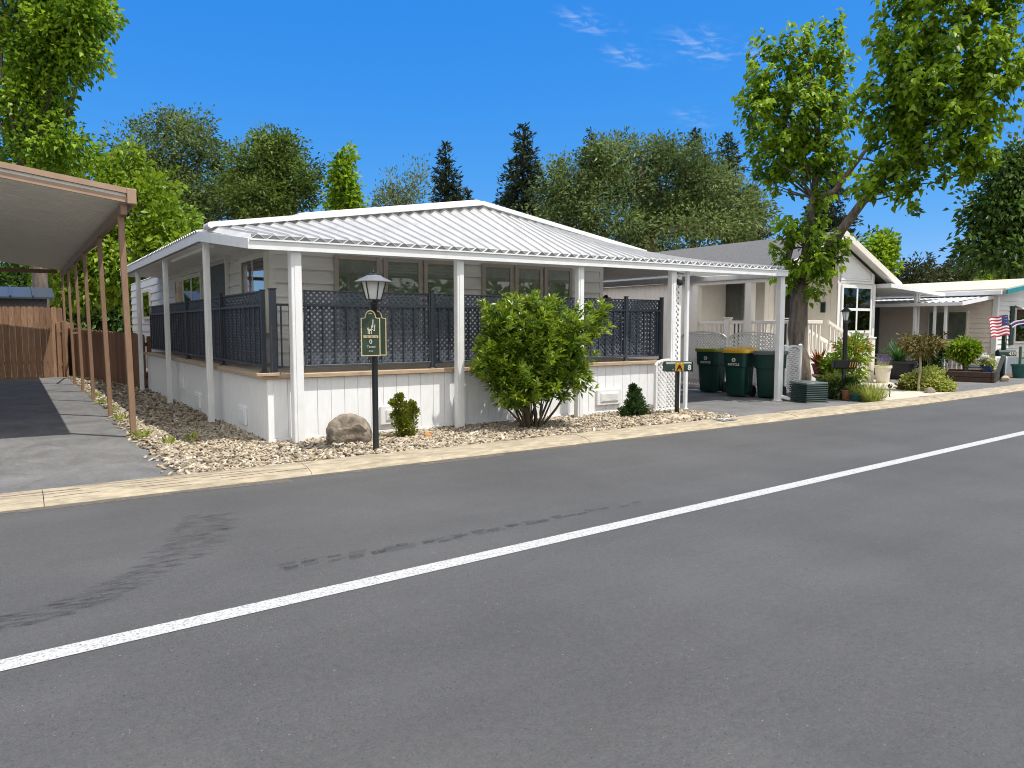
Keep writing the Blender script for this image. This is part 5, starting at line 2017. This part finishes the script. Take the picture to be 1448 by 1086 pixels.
m.tube([Vector(left_pts[2]), Vector(at(1180, 270, 16.9)), Vector(at(1215, 225, 16.6)), Vector(at(1240, 190, 16.4))], [.075, .065, .05, .02], 8)


def cb(px, py, d, rx, rz, ry=None):
    """blob seen at pixel with pixel radii"""
    s = d / F_PX
    ry = ry or rx
    return (at(px, py, d), (rx * s, ry * s, rz * s))


left_blobs = [cb(1085, 90, 17.2, 28, 52), cb(1125, 70, 17.0, 26, 45), cb(1175, 70, 17.0, 26, 40), cb(1075, 160, 17.2, 34, 36), cb(1130, 150, 17.2, 50, 50),
              cb(1180, 140, 16.9, 30, 45), cb(1100, 215, 17.3, 42, 36), cb(1160, 215, 17.1, 45, 40), cb(1110, 258, 17.4, 20, 18), cb(1155, 275, 17.3, 16, 20),
              cb(1080, 125, 17.2, 20, 25)]
right_blobs = [cb(1270, 60, 14.6, 42, 62), cb(1330, 30, 14.3, 55, 60), cb(1400, 30, 14.2, 48, 55), cb(1255, 140, 15.0, 48, 50), cb(1320, 120, 14.4, 70, 60),
               cb(1395, 110, 14.1, 50, 60), cb(1260, 215, 15.3, 42, 42), cb(1320, 215, 14.7, 58, 42), cb(1375, 185, 14.3, 48, 46), cb(1420, 80, 14.2, 26, 50),
               cb(1245, 262, 15.6, 38, 26), cb(1300, 255, 15.0, 34, 18), cb(1372, 228, 14.4, 36, 26), cb(1330, -60, 14.3, 90, 60), cb(1295, 292, 15.1, 14, 12)]
low_blobs = [cb(1115, 335, 17.2, 22, 20), cb(1170, 345, 17.0, 24, 18), cb(1120, 385, 17.2, 22, 20), cb(1160, 380, 16.9, 22, 18), cb(1145, 410, 17.0, 14, 12), cb(1105, 362, 17.3, 14, 14),
             cb(1183, 360, 16.9, 12, 14), cb(1150, 318, 17.2, 14, 18)]
P, D, k = blob_points(left_blobs + right_blobs, 960, .3)
P2, D2, k2 = blob_points(low_blobs, 75, .35)
P, D = np.concatenate([P, P2]), np.concatenate([D, D2])
for i in range(0, len(P), 10):
    j = Vector(P[i])
    src = min([Vector(p) for p in (left_pts[1:] + right_pts[2:])], key=lambda q: (q - j).length + (2.0 if q.z > j.z else 0))
    if (src - j).length < 1.7:
        limb(m, src, j, .028, .007, .08, 5, 5)
tk = m.build('trunk', 'bark', st, 75)
nv = len(tk.data.vertices)
co = np.empty(nv * 3); tk.data.vertices.foreach_get('co', co); co = co.reshape(-1, 3)
no = np.empty(nv * 3); tk.data.vertices.foreach_get('normal', no); no = no.reshape(-1, 3)
an = np.arctan2(no[:, 1], no[:, 0])
amp = np.where(co[:, 2] < 3.4, .016, .006)
co += no * (amp * (np.sin(an * 7 + co[:, 2] * 2.1) + .8 * np.sin(an * 3 - co[:, 2] * 4.3) + .6 * np.sin(an * 12 + co[:, 2] * 6)))[:, None]
tk.data.vertices.foreach_set('co', co.ravel().astype(np.float32)); tk.data.update()
segs = []
for i in range(len(P)):
    nl = 21
    ax = D[i] * .55 + np.array([0, 0, .75]) + RNG.normal(size=3) * .25
    ax /= np.linalg.norm(ax)
    s = RNG.random(nl)
    base = P[i] + ax * (s[:, None] - .45) * .52 + RNG.normal(size=(nl, 3)) * .045 * (1.4 - s[:, None])
    rad = RNG.normal(size=(nl, 3)); rad -= (rad @ ax)[:, None] * ax
    dirs = unit(rad) + ax * .15 + np.array([0, 0, -.35])
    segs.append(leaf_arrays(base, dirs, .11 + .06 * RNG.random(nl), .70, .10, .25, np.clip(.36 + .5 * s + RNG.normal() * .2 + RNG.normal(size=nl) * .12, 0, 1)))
v, f, tt = merge(segs)
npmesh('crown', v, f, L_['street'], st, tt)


def broadleaf(name, label, base, blobs, mat, n_cl, per, cl_r, L, W, trunk_r=.18, bark='bark', **kw):
    t = thing(name, label, 'tree', base)
    cr, P = crown('crown', mat, t, blobs, n_cl, per, cl_r, L, W, **kw)
    c = Vector(blobs[0][0])
    zmin = min(b[0][2] for b in blobs)
    mid = Vector((base[0], base[1], max(1.5, zmin * .7)))
    m = trunk_mb([(base[0], base[1], -.4), tuple(mid * 1.0), (c.x, c.y, c.z)], [trunk_r, trunk_r * .8, trunk_r * .3], 8)
    for i in range(0, len(P), max(1, len(P) // 28)):
        q = Vector(P[i])
        s = mid.lerp(c, random.uniform(.1, .9))
        limb(m, s, q, trunk_r * .28, .012, .1, 5, 5)
    m.build('trunk', bark, t, 50)
    return t


def foot(px, d):
    p = at(px, 461, d)
    return (p[0], p[1], -.3)


# left of the picture
broadleaf('sweetgum_tree', 'tall bright green leafy tree towering over the carport roof', foot(60, 27),
          [cb(60, 80, 27, 55, 60), cb(90, 10, 27, 60, 55), cb(40, 160, 27, 45, 50), cb(70, 215, 27, 48, 45), cb(120, 20, 26.5, 32, 30), cb(20, 60, 27, 34, 60),
           cb(125, 75, 26.6, 22, 26), cb(10, 150, 27, 28, 30), cb(30, -60, 27, 90, 60), cb(95, 190, 26.6, 18, 26), cb(15, 230, 27, 30, 24), cb(55, 120, 26.8, 36, 40), cb(95, 60, 26.8, 36, 40)],
          L_['gum'], 520, 46, .48, .19, .75, .3, outward=.5, up=.1, droop=.3, shell=.35)
broadleaf('lime_green_tree', 'yellow-green leafy tree behind the carport posts', foot(195, 31),
          [cb(190, 300, 31, 55, 50), cb(140, 260, 31, 50, 40), cb(240, 330, 31, 45, 38), cb(120, 330, 31, 55, 60), cb(200, 370, 31, 80, 40), cb(165, 240, 31, 30, 28),
           cb(255, 355, 30.5, 40, 22), cb(70, 260, 31, 45, 40), cb(120, 400, 31, 55, 40), cb(215, 265, 31.5, 26, 22)],
          L_['lime'], 420, 30, .6, .27, .6, .22, outward=.4, up=.15, droop=.25, shell=.4)
broadleaf('oak_tree', 'broad olive-green oak behind the mobile home, left of two', foot(250, 44),
          [cb(245, 210, 44, 55, 42), cb(215, 245, 44, 45, 40), cb(290, 250, 44, 50, 45), cb(240, 290, 44, 70, 50), cb(190, 225, 44, 26, 22), cb(260, 185, 44, 32, 22), cb(320, 300, 44, 45, 40)],
          L_['olive'], 200, 105, .9, .25, .4, .35, outward=.25, up=.2, shell=.7, flat=.8)
broadleaf('oak_tree', 'rounded darker green oak with gaps showing dark branches', foot(385, 42),
          [cb(385, 225, 42, 40, 36), cb(350, 250, 42, 36, 36), cb(415, 255, 42, 34, 34), cb(380, 285, 42, 60, 26), cb(375, 200, 42, 20, 16), cb(432, 280, 42, 18, 20), cb(330, 275, 42, 26, 30)],
          L_['oak'], 170, 95, .85, .24, .42, .3, 'bark_dark', outward=.25, up=.2, shell=.62, flat=.7)
broadleaf('sweetgum_tree', 'narrow bright green young tree above the home roof', foot(487, 40),
          [cb(489, 222, 40, 7, 14), cb(487, 245, 40, 12, 18), cb(485, 270, 40, 17, 20), cb(485, 295, 40, 22, 18)],
          L_['gum'], 95, 26, .45, .26, .7, .12, outward=.6, up=.2, shell=.4)
broadleaf('pale_tree', 'thin pale sparse treetop showing above the home roof', foot(568, 46),
          [cb(555, 262, 46, 16, 22), cb(590, 262, 46, 14, 22), cb(570, 285, 46, 34, 20), cb(540, 285, 46, 12, 18)],
          L_['pale'], 80, 26, .7, .25, .3, .12, outward=.5, up=.8, shell=.2)
broadleaf('leafy_tree', 'huge grey-green spreading tree between the two house roofs', foot(925, 40),
          [cb(900, 235, 40, 60, 36), cb(830, 270, 40, 60, 45), cb(960, 265, 40, 70, 50), cb(1020, 295, 40, 55, 42), cb(880, 300, 40, 90, 50), cb(790, 300, 40, 40, 30), cb(970, 330, 40, 90, 40),
           cb(880, 215, 40, 24, 18), cb(935, 225, 40, 30, 22), cb(1055, 325, 40, 30, 26), cb(840, 240, 40, 30, 24), cb(800, 262, 40, 24, 20), cb(862, 222, 38.5, 18, 14), cb(990, 250, 38.5, 24, 20), cb(915, 212, 40, 14, 12), cb(1065, 300, 39, 20, 18), cb(770, 320, 39, 24, 22), cb(1000, 320, 38, 34, 24)],
          L_['olive'], 330, 120, .85, .24, .38, .45, outward=.25, up=.2, shell=.72, flat=.8)
broadleaf('leafy_tree', 'small bright green tree peeping over the cream gable', foot(1246, 34),
          [cb(1246, 352, 34, 16, 20), cb(1240, 368, 34, 18, 16), cb(1256, 366, 34, 10, 20)], L_['gum'], 70, 26, .4, .25, .6, .12, outward=.6, up=.4, shell=.4)
broadleaf('leafy_tree', 'dark green leafy tree at the right edge beside the street tree', foot(1440, 30),
          [cb(1430, 250, 30, 36, 34), cb(1410, 300, 30, 42, 26), cb(1445, 330, 30, 40, 36), cb(1395, 340, 30, 24, 22), cb(1460, 270, 30, 40, 60), cb(1385, 285, 30, 16, 10), cb(1420, 360, 30, 50, 20), cb(1440, 215, 30, 14, 24)],
          L_['dark'], 330, 30, .5, .27, .5, .22, outward=.5, up=.1, shell=.45)


def conifer(name, label, px, ytop, ybase, d, halfw, mat='needle', gap=.0, tufts=1.0, seed=0):
    """spire with drooping tiers of needle sprays; halfw in pixels at the base line"""
    rr = random.Random(seed)
    top, bot = at(px, ytop, d), at(px, ybase, d)
    t = thing(name, label, 'tree', foot(px, d))
    H = top[2] - bot[2]
    Rm = halfw * d / F_PX
    segs = []
    m = MB()
    ft = foot(px, d)
    m.tube([(ft[0], ft[1], -.4), (top[0], top[1], bot[2]), (top[0], top[1], top[2])], [.32, .22, .02], 7)
    z = 0.
    while z < H:
        q = z / H
        tier = Rm * (1 - q) ** .8 * rr.uniform(.75, 1.15) + .12
        nb = 5 + int(5 * (1 - q))
        for b in range(nb):
            if rr.random() < gap:
                continue
            a = rr.uniform(0, 6.283)
            Lb = tier * rr.uniform(.65, 1.1)
            dr = np.array([math.cos(a), math.sin(a), rr.uniform(-.15, .25)])
            o = np.array([top[0], top[1], bot[2] + z])
            if Lb > .5 and b % 2 == 0:
                m.tube([tuple(o), tuple(o + dr * Lb * .8)], [.03, .01], 4)
            nn = max(6, int(22 * tufts * Lb))
            s = rr.random()
            tt = RNG.random(nn) ** .7
            base = o + dr * (tt[:, None] * Lb) + RNG.normal(size=(nn, 3)) * np.array([.10, .10, .09]) * (.6 + Lb * .3)
            dirs = dr * .7 + RNG.normal(size=(nn, 3)) * .55 + np.array([0, 0, .35])
            segs.append(leaf_arrays(base, dirs, .26 + .22 * RNG.random(nn), .32, .05, .05, np.clip(.3 + .5 * tt * RNG.random(nn) + rr.uniform(-.1, .15), 0, 1)))
        z += max(.25, H * .035) * rr.uniform(.8, 1.2)
    v, f, tt = merge(segs)
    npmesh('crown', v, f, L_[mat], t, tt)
    m.build('trunk', 'bark_dark', t)
    return t


conifer('conifer', 'dark slim conifer left of the home roof ridge', 630, 205, 300, 55, 30, seed=1)
conifer('conifer', 'tallest dark conifer right of the home roof ridge', 740, 176, 320, 50, 46, seed=2, tufts=1.2)
conifer('conifer', 'sparse open conifer top behind the grey-green tree', 836, 181, 260, 60, 26, seed=3, gap=.35, tufts=.7)
conifer('conifer', 'small dark conifer tip just right of the tallest one', 792, 228, 300, 58, 20, seed=4)
conifer('conifer', 'dark conifer rising behind the right of the grey-green tree', 982, 184, 300, 58, 38, seed=5)
conifer('conifer', 'dark conifer at the right shoulder of the grey-green tree', 1030, 190, 330, 56, 48, seed=6, gap=.1)
conifer('conifer', 'stubby dark conifer tip beside the roof ridge', 661, 270, 320, 58, 10, seed=7)
conifer('conifer', 'brownish green cedar sloping down beside the grey shingle roof', 1062, 262, 380, 50, 44, 'cedar', seed=8, tufts=1.3)
conifer('conifer', 'dark bushy conifer behind the trunk of the street tree', 1172, 228, 380, 44, 56, seed=9, tufts=1.2)
conifer('conifer', 'far tiny open conifer over the tan house roof', 1315, 358, 402, 75, 14, seed=10, gap=.3)
conifer('conifer', 'far tiny dense conifer right of the open one', 1341, 366, 402, 75, 16, seed=11)
for i, (px, y0, d, rx, mat, lab) in enumerate(((1290, 378, 62, 26, 'cedar', 'far brownish tree left of the tiny conifers above the tan house'),
                                               (1332, 392, 60, 34, 'cedar', 'far low brownish tree under the tiny conifers'),
                                               (1378, 378, 56, 34, 'cedar', 'far brown-green tree at the right of the tiny conifers'),
                                               (1425, 385, 50, 34, 'dark', 'dark tree above the teal rake of the tan house'),
                                               (1415, 394, 46, 14, 'lime', 'small yellow-green treetop above the tan house roof'))):
    broadleaf('distant_tree', lab, foot(px, d), [cb(px, y0 + 16, d, rx, 26), cb(px - rx * .5, y0 + 24, d, rx * .7, 22), cb(px + rx * .5, y0 + 22, d, rx * .7, 22)],
              L_[mat], 110, 26, .8, .34, .4, .2, outward=.5, up=.3, shell=.4)
# dark foliage behind the back fence, under the carport roof
for i, (px, py, d, rx, rz, mat, lab) in enumerate(((20, 400, 36, 60, 40, 'dark', 'dark bushy tree behind the fence at the far left'),
                                                  (85, 395, 37, 45, 45, 'oak', 'olive bushy tree behind the fence near the carport posts'),
                                                  (-70, 400, 36, 60, 45, 'dark', 'dark tree beyond the fence at the edge of the frame'),
                                                  (150, 425, 38, 50, 40, 'dark', 'dark leafy tree low behind the carport posts'))):
    broadleaf('hedge_tree', lab, foot(px, d), [cb(px, py, d, rx, rz), cb(px + 20, py + 20, d, rx, rz * .7), cb(px - 25, py - 10, d, rx * .6, rz * .7)], L_[mat], 150, 28, .7, .3, .5, .2,
              outward=.4, up=.2, shell=.35)
# the wood that closes the view behind the houses
segs = []
for i in range(150):
    px = RNG.uniform(-300, 1750)
    d = RNG.uniform(66, 95)
    h = RNG.uniform(2.5, 5.0)
    c = np.array(at(px, 461, d))
    nn = 130
    p = c + RNG.normal(size=(nn, 3)) * np.array([2.2, 2.2, h * .35]) + np.array([0, 0, h * .3 - .3])
    segs.append(leaf_arrays(p, RNG.normal(size=(nn, 3)) + np.array([0, 0, .5]), .6 + .5 * RNG.random(nn), .5, .1, .1))
v, f, tt = merge(segs)
for i in range(270):  # unseen tree belts added behind and left of the camera for window reflections
    if i < 200:
        c = np.array([RNG.uniform(-45, 115), RNG.uniform(-26, -17), 0])
    else:
        c = np.array([RNG.uniform(-22, -13), RNG.uniform(-16, 40), 0])
    nn = 110
    p = c + RNG.normal(size=(nn, 3)) * np.array([1.7, 1.7, 1.5]) + np.array([0, 0, 2.0])
    segs.append(leaf_arrays(p, RNG.normal(size=(nn, 3)) + np.array([0, 0, .5]), .6 + .5 * RNG.random(nn), .5, .1, .1))
v, f, tt = merge(segs)
wo_ = npmesh('wood_and_added_trees', v, f, L_['oak'], None, tt)
wo_['kind'] = 'stuff'


# =================================================================== PLANTS AND POTS BY THE STEPS
def blades(name, mat, parent, c, n, L, W, spread=.8, up=.9, r=.04, droop=.35, segn=3):
    """arching strap leaves from a crown at c"""
    vs, fs, ts = [], [], []
    k = 0
    for i in range(n):
        a = random.random() * 6.283
        sp = random.uniform(.25, 1) * spread
        d = Vector((math.cos(a) * sp, math.sin(a) * sp, up)).normalized()
        ln = L * random.uniform(.6, 1.1)
        s = Vector((-math.sin(a), math.cos(a), 0))
        b = Vector(c) + Vector((math.cos(a), math.sin(a), 0)) * r * random.random()
        tint = random.random()
        for j in range(segn + 1):
            t = j / segn
            p = b + d * ln * t - Vector((0, 0, 1)) * droop * ln * t * t * sp
            w = W * ln * (1 - t) ** .7 * .5 + .001
            vs += [tuple(p + s * w), tuple(p - s * w)]
            ts += [tint, tint]
        for j in range(segn):
            q = k + 2 * j
            fs.append((q, q + 2, q + 3, q + 1))
        k += 2 * (segn + 1)
    return npmesh(name, np.array(vs), np.array(fs), mat, parent, np.array(ts))


def pot(parent, c, r, h, mat, taper=.72, name='pot'):
    m = MB()
    m.lathe(c, [(r * taper, 0), (r * .95, h * .86), (r * 1.06, h * .87), (r * 1.06, h), (r * .93, h), (r * .92, h * .9), (.01, h * .9)], 20)
    return m.build(name, mat, parent, 40)


def potted(name, label, c, r, h, mat, cat='potted plant'):
    t = thing(name, label, cat, c)
    pot(t, c, r, h, mat)
    return t


# bromeliad on a pedestal
p0 = at(1157, 545, 16.8); c = (p0[0], p0[1], 0)
t = thing('potted_bromeliad', 'red-orange spiky plant in a purple pot on a stone pedestal', 'potted plant', c)
m = MB(); m.lathe(c, [(.17, 0), (.17, .04), (.07, .08), (.06, .36), (.15, .42), (.15, .46)], 16); m.build('pedestal', 'stone_grey', t, 40)
pot(t, (c[0], c[1], .46), .16, .24, 'purple_pot', .6)
blades('foliage', L_['red'], t, (c[0], c[1], .68), 46, .50, .17, .9, .8, .05, .35)
# mounding leafy plants along the porch
for (px, py, d, rx, rz, mat, lab, L, W) in ((1206, 494, 16.6, 24, 15, 'lime', 'bushy bright green plant with red blooms below the steps', .12, .35),
                                            (1177, 518, 16.4, 9, 9, 'lime', 'yellow-green leafy plant beside the purple pot', .11, .5),
                                            (1185, 545, 15.8, 12, 10, 'grass', 'low green plant left of the carriage lamp foot', .12, .35)):
    p = at(px, 461, d); c = (p[0], p[1], 0.0)
    b = cb(px, py, d, rx, rz)
    shrub('garden_plant', lab, c, [b, ((b[0][0], b[0][1], b[0][2] * .6), (b[1][0] * .8, b[1][1] * .8, b[0][2] * .5))], L_[mat], 50, 26, .16, L, W, 6, outward=.5, up=.4)
    if 'red blooms' in lab:
        pl_ = bpy.data.objects[[o.name for o in bpy.data.objects if o.get('label') == lab][0]]
        P, D, k = blob_points([(b[0], b[1])], 16, .9)
        q = np.repeat(P, 9, 0) + RNG.normal(size=(144, 3)) * .025
        v, f, tt = leaf_arrays(q, RNG.normal(size=(144, 3)), .06, .7)
        npmesh('bloom', v, f, L_['flower_red'], pl_, tt)
for (px, d, r, h, mat, lab, fm, kind) in ((1202, 15.2, .13, .20, 'terracotta', 'terracotta pot with small dark plant right of the carriage lamp', 'shrubdark', 'tuft'),
                                          (1214, 14.9, .12, .14, 'teal_pot', 'low teal pot with grassy plant near the kerb', 'grass', 'blade'),
                                          (1178, 15.6, .10, .12, 'black_pot', 'small black pot left of the carriage lamp', 'shrubdark', 'tuft'),
                                          (1224, 14.9, .08, .14, 'terracotta', 'small terracotta pot beside the grass clump', 'yucca', 'blade')):
    p = at(px, 461, d); c = (p[0], p[1], .03)
    t = potted('potted_plant', lab, c, r, h, mat)
    if kind == 'blade':
        blades('foliage', L_[fm], t, (c[0], c[1], c[2] + h), 60, .28, .05, .8, .9, r * .6)
    else:
        b = ((c[0], c[1], c[2] + h + .10), (.12, .12, .12))
        crown('foliage', L_[fm], t, [b], 14, 20, .09, .08, .5)
p = at(1238, 461, 14.75); c = (p[0], p[1], .02)
t = thing('ornamental_grass', 'bushy clump of yellow-green grass at the walkway edge', 'grass clump', c)
blades('foliage', L_['grass'], t, c, 420, .52, .022, .75, .9, .22, .4)
p = at(1218, 461, 15.0); c = (p[0], p[1], .02)
t = thing('ornamental_grass', 'wispy pale grass clump leaning from the low teal pot', 'grass clump', c)
blades('foliage', L_['grass'], t, c, 200, .50, .02, .95, .8, .12, .3)
# path light
p = at(1262, 461, 15.6); c = (p[0], p[1], .03)
t = thing('path_light', 'small black path light at the edge of the walkway', 'path light', c)
m = MB(); m.lathe(c, [(.010, 0), (.010, .20), (.035, .21), (.05, .25), (.05, .26), (.02, .29)], 12); m.build('stake', 'black', t, 40)
# lavender urn, dark pot with yucca
p = at(1251, 461, 19.6); c = (p[0], p[1], 0)
t = potted('lavender_planter', 'tall cream planter of lavender at the corner of the gabled house', c, .21, .50, 'cream_pot')
blades('foliage', L_['grass'], t, (c[0], c[1], .47), 130, .20, .03, .6, .9, .16, .1)
blades('blossom', L_['lavender'], t, (c[0], c[1], .54), 110, .24, .03, .5, 1., .17, .1)
p = at(1274, 461, 21.2); c = (p[0], p[1], 0)
t = potted('yucca_planter', 'black planter with spiky green yucca beside the canopy posts', c, .45, .55, 'black_pot')
blades('foliage', L_['yucca'], t, (c[0], c[1], .55), 90, .85, .06, .9, .8, .12, .3)
p = at(1318, 461, 22.5); c = (p[0], p[1], 0)
t = thing('garden_plant', 'dark green upright plant between canopy and patio posts', 'shrub', c)
crown('foliage', L_['shrubdark'], t, [((c[0], c[1], .7), (.35, .35, .5))], 40, 24, .18, .16, .4)
crown('flower', L_['flower_red'], t, [((c[0], c[1], 1.2), (.45, .35, .25))], 5, 9, .05, .07, .7)
# mound shrub with rose standard
p = at(1316, 461, 17.2); c = (p[0], p[1], .03)
shrub('mound_shrub', 'spreading low yellow-green shrub beside the neighbour drive', c,
      [cb(1301, 541, 17.4, 15, 13), cb(1322, 544, 17.2, 17, 11), cb(1314, 534, 17.6, 16, 10), cb(1337, 549, 17.0, 9, 7)], L_['grass'], 140, 36, .12, .10, .3, 8, outward=.5, up=.5)
shrub('garden_plant', 'small bronze plant at the left end of the low shrub', (*at(1284, 461, 17.6)[:2], .03), [cb(1284, 548, 17.6, 12, 9)], L_['bronze'], 30, 20, .1, .09, .4, 4)
boulder('garden_stone', 'reddish grey stone at the foot of the low spreading shrub', (*at(1318, 461, 16.6)[:2], .08), (.16, .12, .11), 'rock', 'stone', seed=14, sub=3)
p = at(1302, 461, 17.0); c = (p[0], p[1], .03)
t = thing('rose_standard', 'slender pale trunk with bronze mop-head foliage', 'small tree', c)
m = MB()
tp = at(1301, 500, 17.2)
limb(m, (c[0], c[1], 0), tp, .035, .025, .05, 6, 8)
crn, P = crown('crown', L_['bronze'], t, [cb(1300, 487, 17.2, 18, 11), cb(1320, 486, 17.2, 12, 9), cb(1286, 483, 17.3, 9, 7), cb(1305, 499, 17.2, 11, 6)], 90, 13, .10, .10, .36, outward=.5, up=-.1, droop=.3)
for i in range(0, 90, 5):
    limb(m, tp, tuple(P[i]), .014, .005, .1, 4, 5)
m.build('trunk', 'stem_pale', t, 60)
# raised bed and clipped tree
t = thing('raised_bed', 'long dark timber raised planter bed by the tan house', 'planter', (22.3, 9.6, 0))
q0, q1, q2 = Vector(at(1332, 541, 20.0)), Vector(at(1405, 541, 20.3)), None
a0, a1 = Vector((*at(1330, 461, 20.4)[:2], 0)), Vector((*at(1407, 461, 19.6)[:2], 0))
u_ = (a1 - a0).normalized(); n_ = Vector((-u_.y, u_.x, 0)); Lb = (a1 - a0).length
for k in range(2):
    m = MB()
    m.obox((a0 + a1) / 2 + Z * (.09 + k * .155), u_, n_, Z, Lb / 2, .05, .074, 0, .01)
    m.obox((a0 + a1) / 2 + n_ * 1.2 + Z * (.09 + k * .155), u_, n_, Z, Lb / 2, .05, .074, 0, .01)
    m.obox(a1 + n_ * .6 + Z * (.09 + k * .155), n_, u_, Z, .65, .05, .074, 0, .01)
    m.obox(a0 + n_ * .6 + Z * (.09 + k * .155), n_, u_, Z, .65, .05, .074, 0, .01)
    m.build('timber', 'timber_dark', t)
m = MB(); m.obox((a0 + a1) / 2 + n_ * .6 + Z * .15, u_, n_, Z, Lb / 2 - .05, .55, .1); m.build('soil', 'mulch', t)
b0 = a0.lerp(a1, .45) + n_ * .6
t = thing('clipped_tree', 'small mop-headed bright green tree in the raised bed', 'small tree', (b0.x, b0.y, .25))
dd = Vector(b0 - Vector((0, 0, 0))).dot(Vector((FWD[0], FWD[1], 0)).normalized())
crn, P = crown('crown', L_['lime'], t, [cb(1362, 492, dd, 15, 11), cb(1353, 496, dd, 9, 8), cb(1372, 495, dd, 9, 9), cb(1362, 503, dd, 10, 8)], 90, 32, .12, .12, .4, outward=.6, up=.1, droop=.2)
m = MB(); tp = at(1362, 505, dd)
limb(m, (b0.x, b0.y, .2), tp, .035, .025, .03, 5, 8)
for i in range(0, 90, 6):
    limb(m, tp, tuple(P[i]), .014, .005, .1, 4, 5)
m.build('trunk', 'stem', t, 60)
b1 = a0.lerp(a1, .86) + n_ * .55
t = potted('potted_plant', 'round blue pot with white flowers in the raised bed', (b1.x, b1.y, .25), .16, .22, 'blue_pot')
crown('foliage', L_['grass'], t, [((b1.x, b1.y, .58), (.16, .16, .12))], 20, 18, .08, .09, .5)
crown('flower', L_['flower_white'], t, [((b1.x - .1, b1.y + .05, .66), (.12, .12, .08))], 12, 12, .05, .06, .8)
b2 = a0.lerp(a1, .66) + n_ * .7
t = thing('bench', 'low teal garden bench standing in the raised bed', 'bench', (b2.x, b2.y, .25))
m = MB(); m.obox(b2 + Z * .40, u_, n_, Z, .28, .14, .015, 0, .005); m.build('seat', 'teal', t)
for s in (-1, 1):
    m = MB(); m.obox(b2 + u_ * s * .25 + Z * .315, u_, n_, Z, .015, .12, .07, 0, .004); m.build('leg', 'teal', t)
b3 = a1 + n_ * .1
m = MB(); m.bar(b3 + Z * .02 + u_ * .02, b3 + Z * .78 + u_ * .22, .05, .10, 0, ch=.006)
tag(m.build('leaning_board', 'pewter'), 'slanted dark board leaning at the end of the raised bed', 'board')
boulder('driftwood', 'pale knobbly driftwood lump beside the flag post', (*at(1424, 461, 20.2)[:2], .10), (.20, .10, .10), 'rock_pale', 'driftwood', seed=31, sub=3)

# post with mailbox and flags
fp = Vector((*at(1421, 461, 20.6)[:2], 0))
t = thing('mailbox', 'dark green mailbox post flying a striped flag', 'mailbox', tuple(fp))
m = MB(); m.box((fp.x - .05, fp.y - .05, 0), (fp.x + .05, fp.y + .05, 1.55), 0, .006)
m.build('post', 'dkgreen', t)
mu = Vector(RGT); mn = -Vector((FWD[0], FWD[1], 0)).normalized()
mo = fp + Z * .80 + mn * .1
m = MB()
pts = [mo - mu * .24 + mn * .09 - Z * .085] + [mo - mu * .24 + mn * (.09 * math.cos(math.pi * i / 8)) + Z * (.02 + .07 * math.sin(math.pi * i / 8)) for i in range(9)] + [mo - mu * .24 - mn * .09 - Z * .085]
m.prism(pts, mu * .48)
bo = m.build('box', 'dkgreen', t, 40)
m = MB(); text_mb(m, '433', .13, mo + mu * .12 + mn * .091 - Z * .015, mu, Z, 0, bold=.003); m.build('house_number', 'letter', bo)
m = MB(); m.obox(mo + mu * .30 + Z * .0, mu, mn, Z, .012, .01, .07, 0); m.build('signal_flag', 'flag_white', bo)


def cloth(parent, name, o, du, dv, w, h, bands, mats, wave=.05, canton=None):
    """striped flag hung from o: du along its length, dv down its hoist"""
    nu, nv = 22, len(bands)
    o, du, dv = Vector(o), Vector(du), Vector(dv)
    nr = du.cross(dv).normalized()
    m = MB()
    vs = []
    for j in range(nv + 1):
        for i in range(nu + 1):
            s, q = i / nu, j / nv
            p = o + du * w * s + dv * h * q
            p += nr * wave * math.sin(s * 7 + q * 1.3) * s + Vector((0, 0, 1)) * (-.10 * w * s * s + .02 * math.sin(s * 9))
            vs.append(p)
    for j in range(nv):
        for i in range(nu):
            a = j * (nu + 1) + i
            mi = bands[j]
            if canton and i < nu * canton[0] and j < nv * canton[1]:
                mi = 2
            m.add([vs[a], vs[a + 1], vs[a + nu + 2], vs[a + nu + 1]], [(0, 1, 2, 3)], mi)
    ob = m.build(name, mats, parent)
    sm = ob.modifiers.new('thickness', 'SOLIDIFY'); sm.thickness = .003
    return ob


m = MB()
m.tube([fp + Z * 1.10 + mn * .05, fp + Z * 1.96 + mn * .09 + mu * .03], .012, 8)
m.build('flag_staff', 'white_metal', t, 40)
fl = cloth(t, 'flag', fp + Z * 1.86 + mn * .09 + mu * .02, -mu * .97 + mn * .2 - Z * .02, (-Z * .97 + mu * .12), .66, .58, [0, 1] * 6 + [0],
           ['flag_red', 'flag_white', 'flag_blue'], .045, (.36, .5))
m = MB()
for i in range(3):
    for j in range(4):
        c = fp + Z * (1.82 - i * .08) + mn * .125 + mu * (-.0 - j * .045)
        for k in range(2):
            a = k * math.pi / 2
            strip(m, c - (mu * math.cos(a) + Z * math.sin(a)) * .009, c + (mu * math.cos(a) + Z * math.sin(a)) * .009, mn, .006, .003)
m.build('flag_stars', 'flag_white', fl)
cloth(t, 'bunting', fp + Z * 1.62 + mn * .09 + mu * .08, mu * .9 + Z * .42, -Z * .7 + mu * .5, .75, .16, [1, 0, 0, 1], ['purple', 'flag_white'], .03)
# planters at the far right edge
c = at(1445, 461, 21.8); c = (c[0], c[1], 0)
t = potted('potted_plant', 'green tub with tall cactus at the right edge of the frame', c, .22, .42, 'teal_pot')
m = MB()
m.tube([(c[0], c[1], .4), (c[0], c[1], .95)], .04, 8); m.tube([(c[0] + .1, c[1] - .08, .6), (c[0] + .11, c[1] - .08, .85)], .028, 8); m.tube([(c[0], c[1], .6), (c[0] + .1, c[1] - .08, .62)], .025, 8)
m.build('stem', pmat('cactus_green', (.05, .12, .06), .6, .2, 20), t, 60)
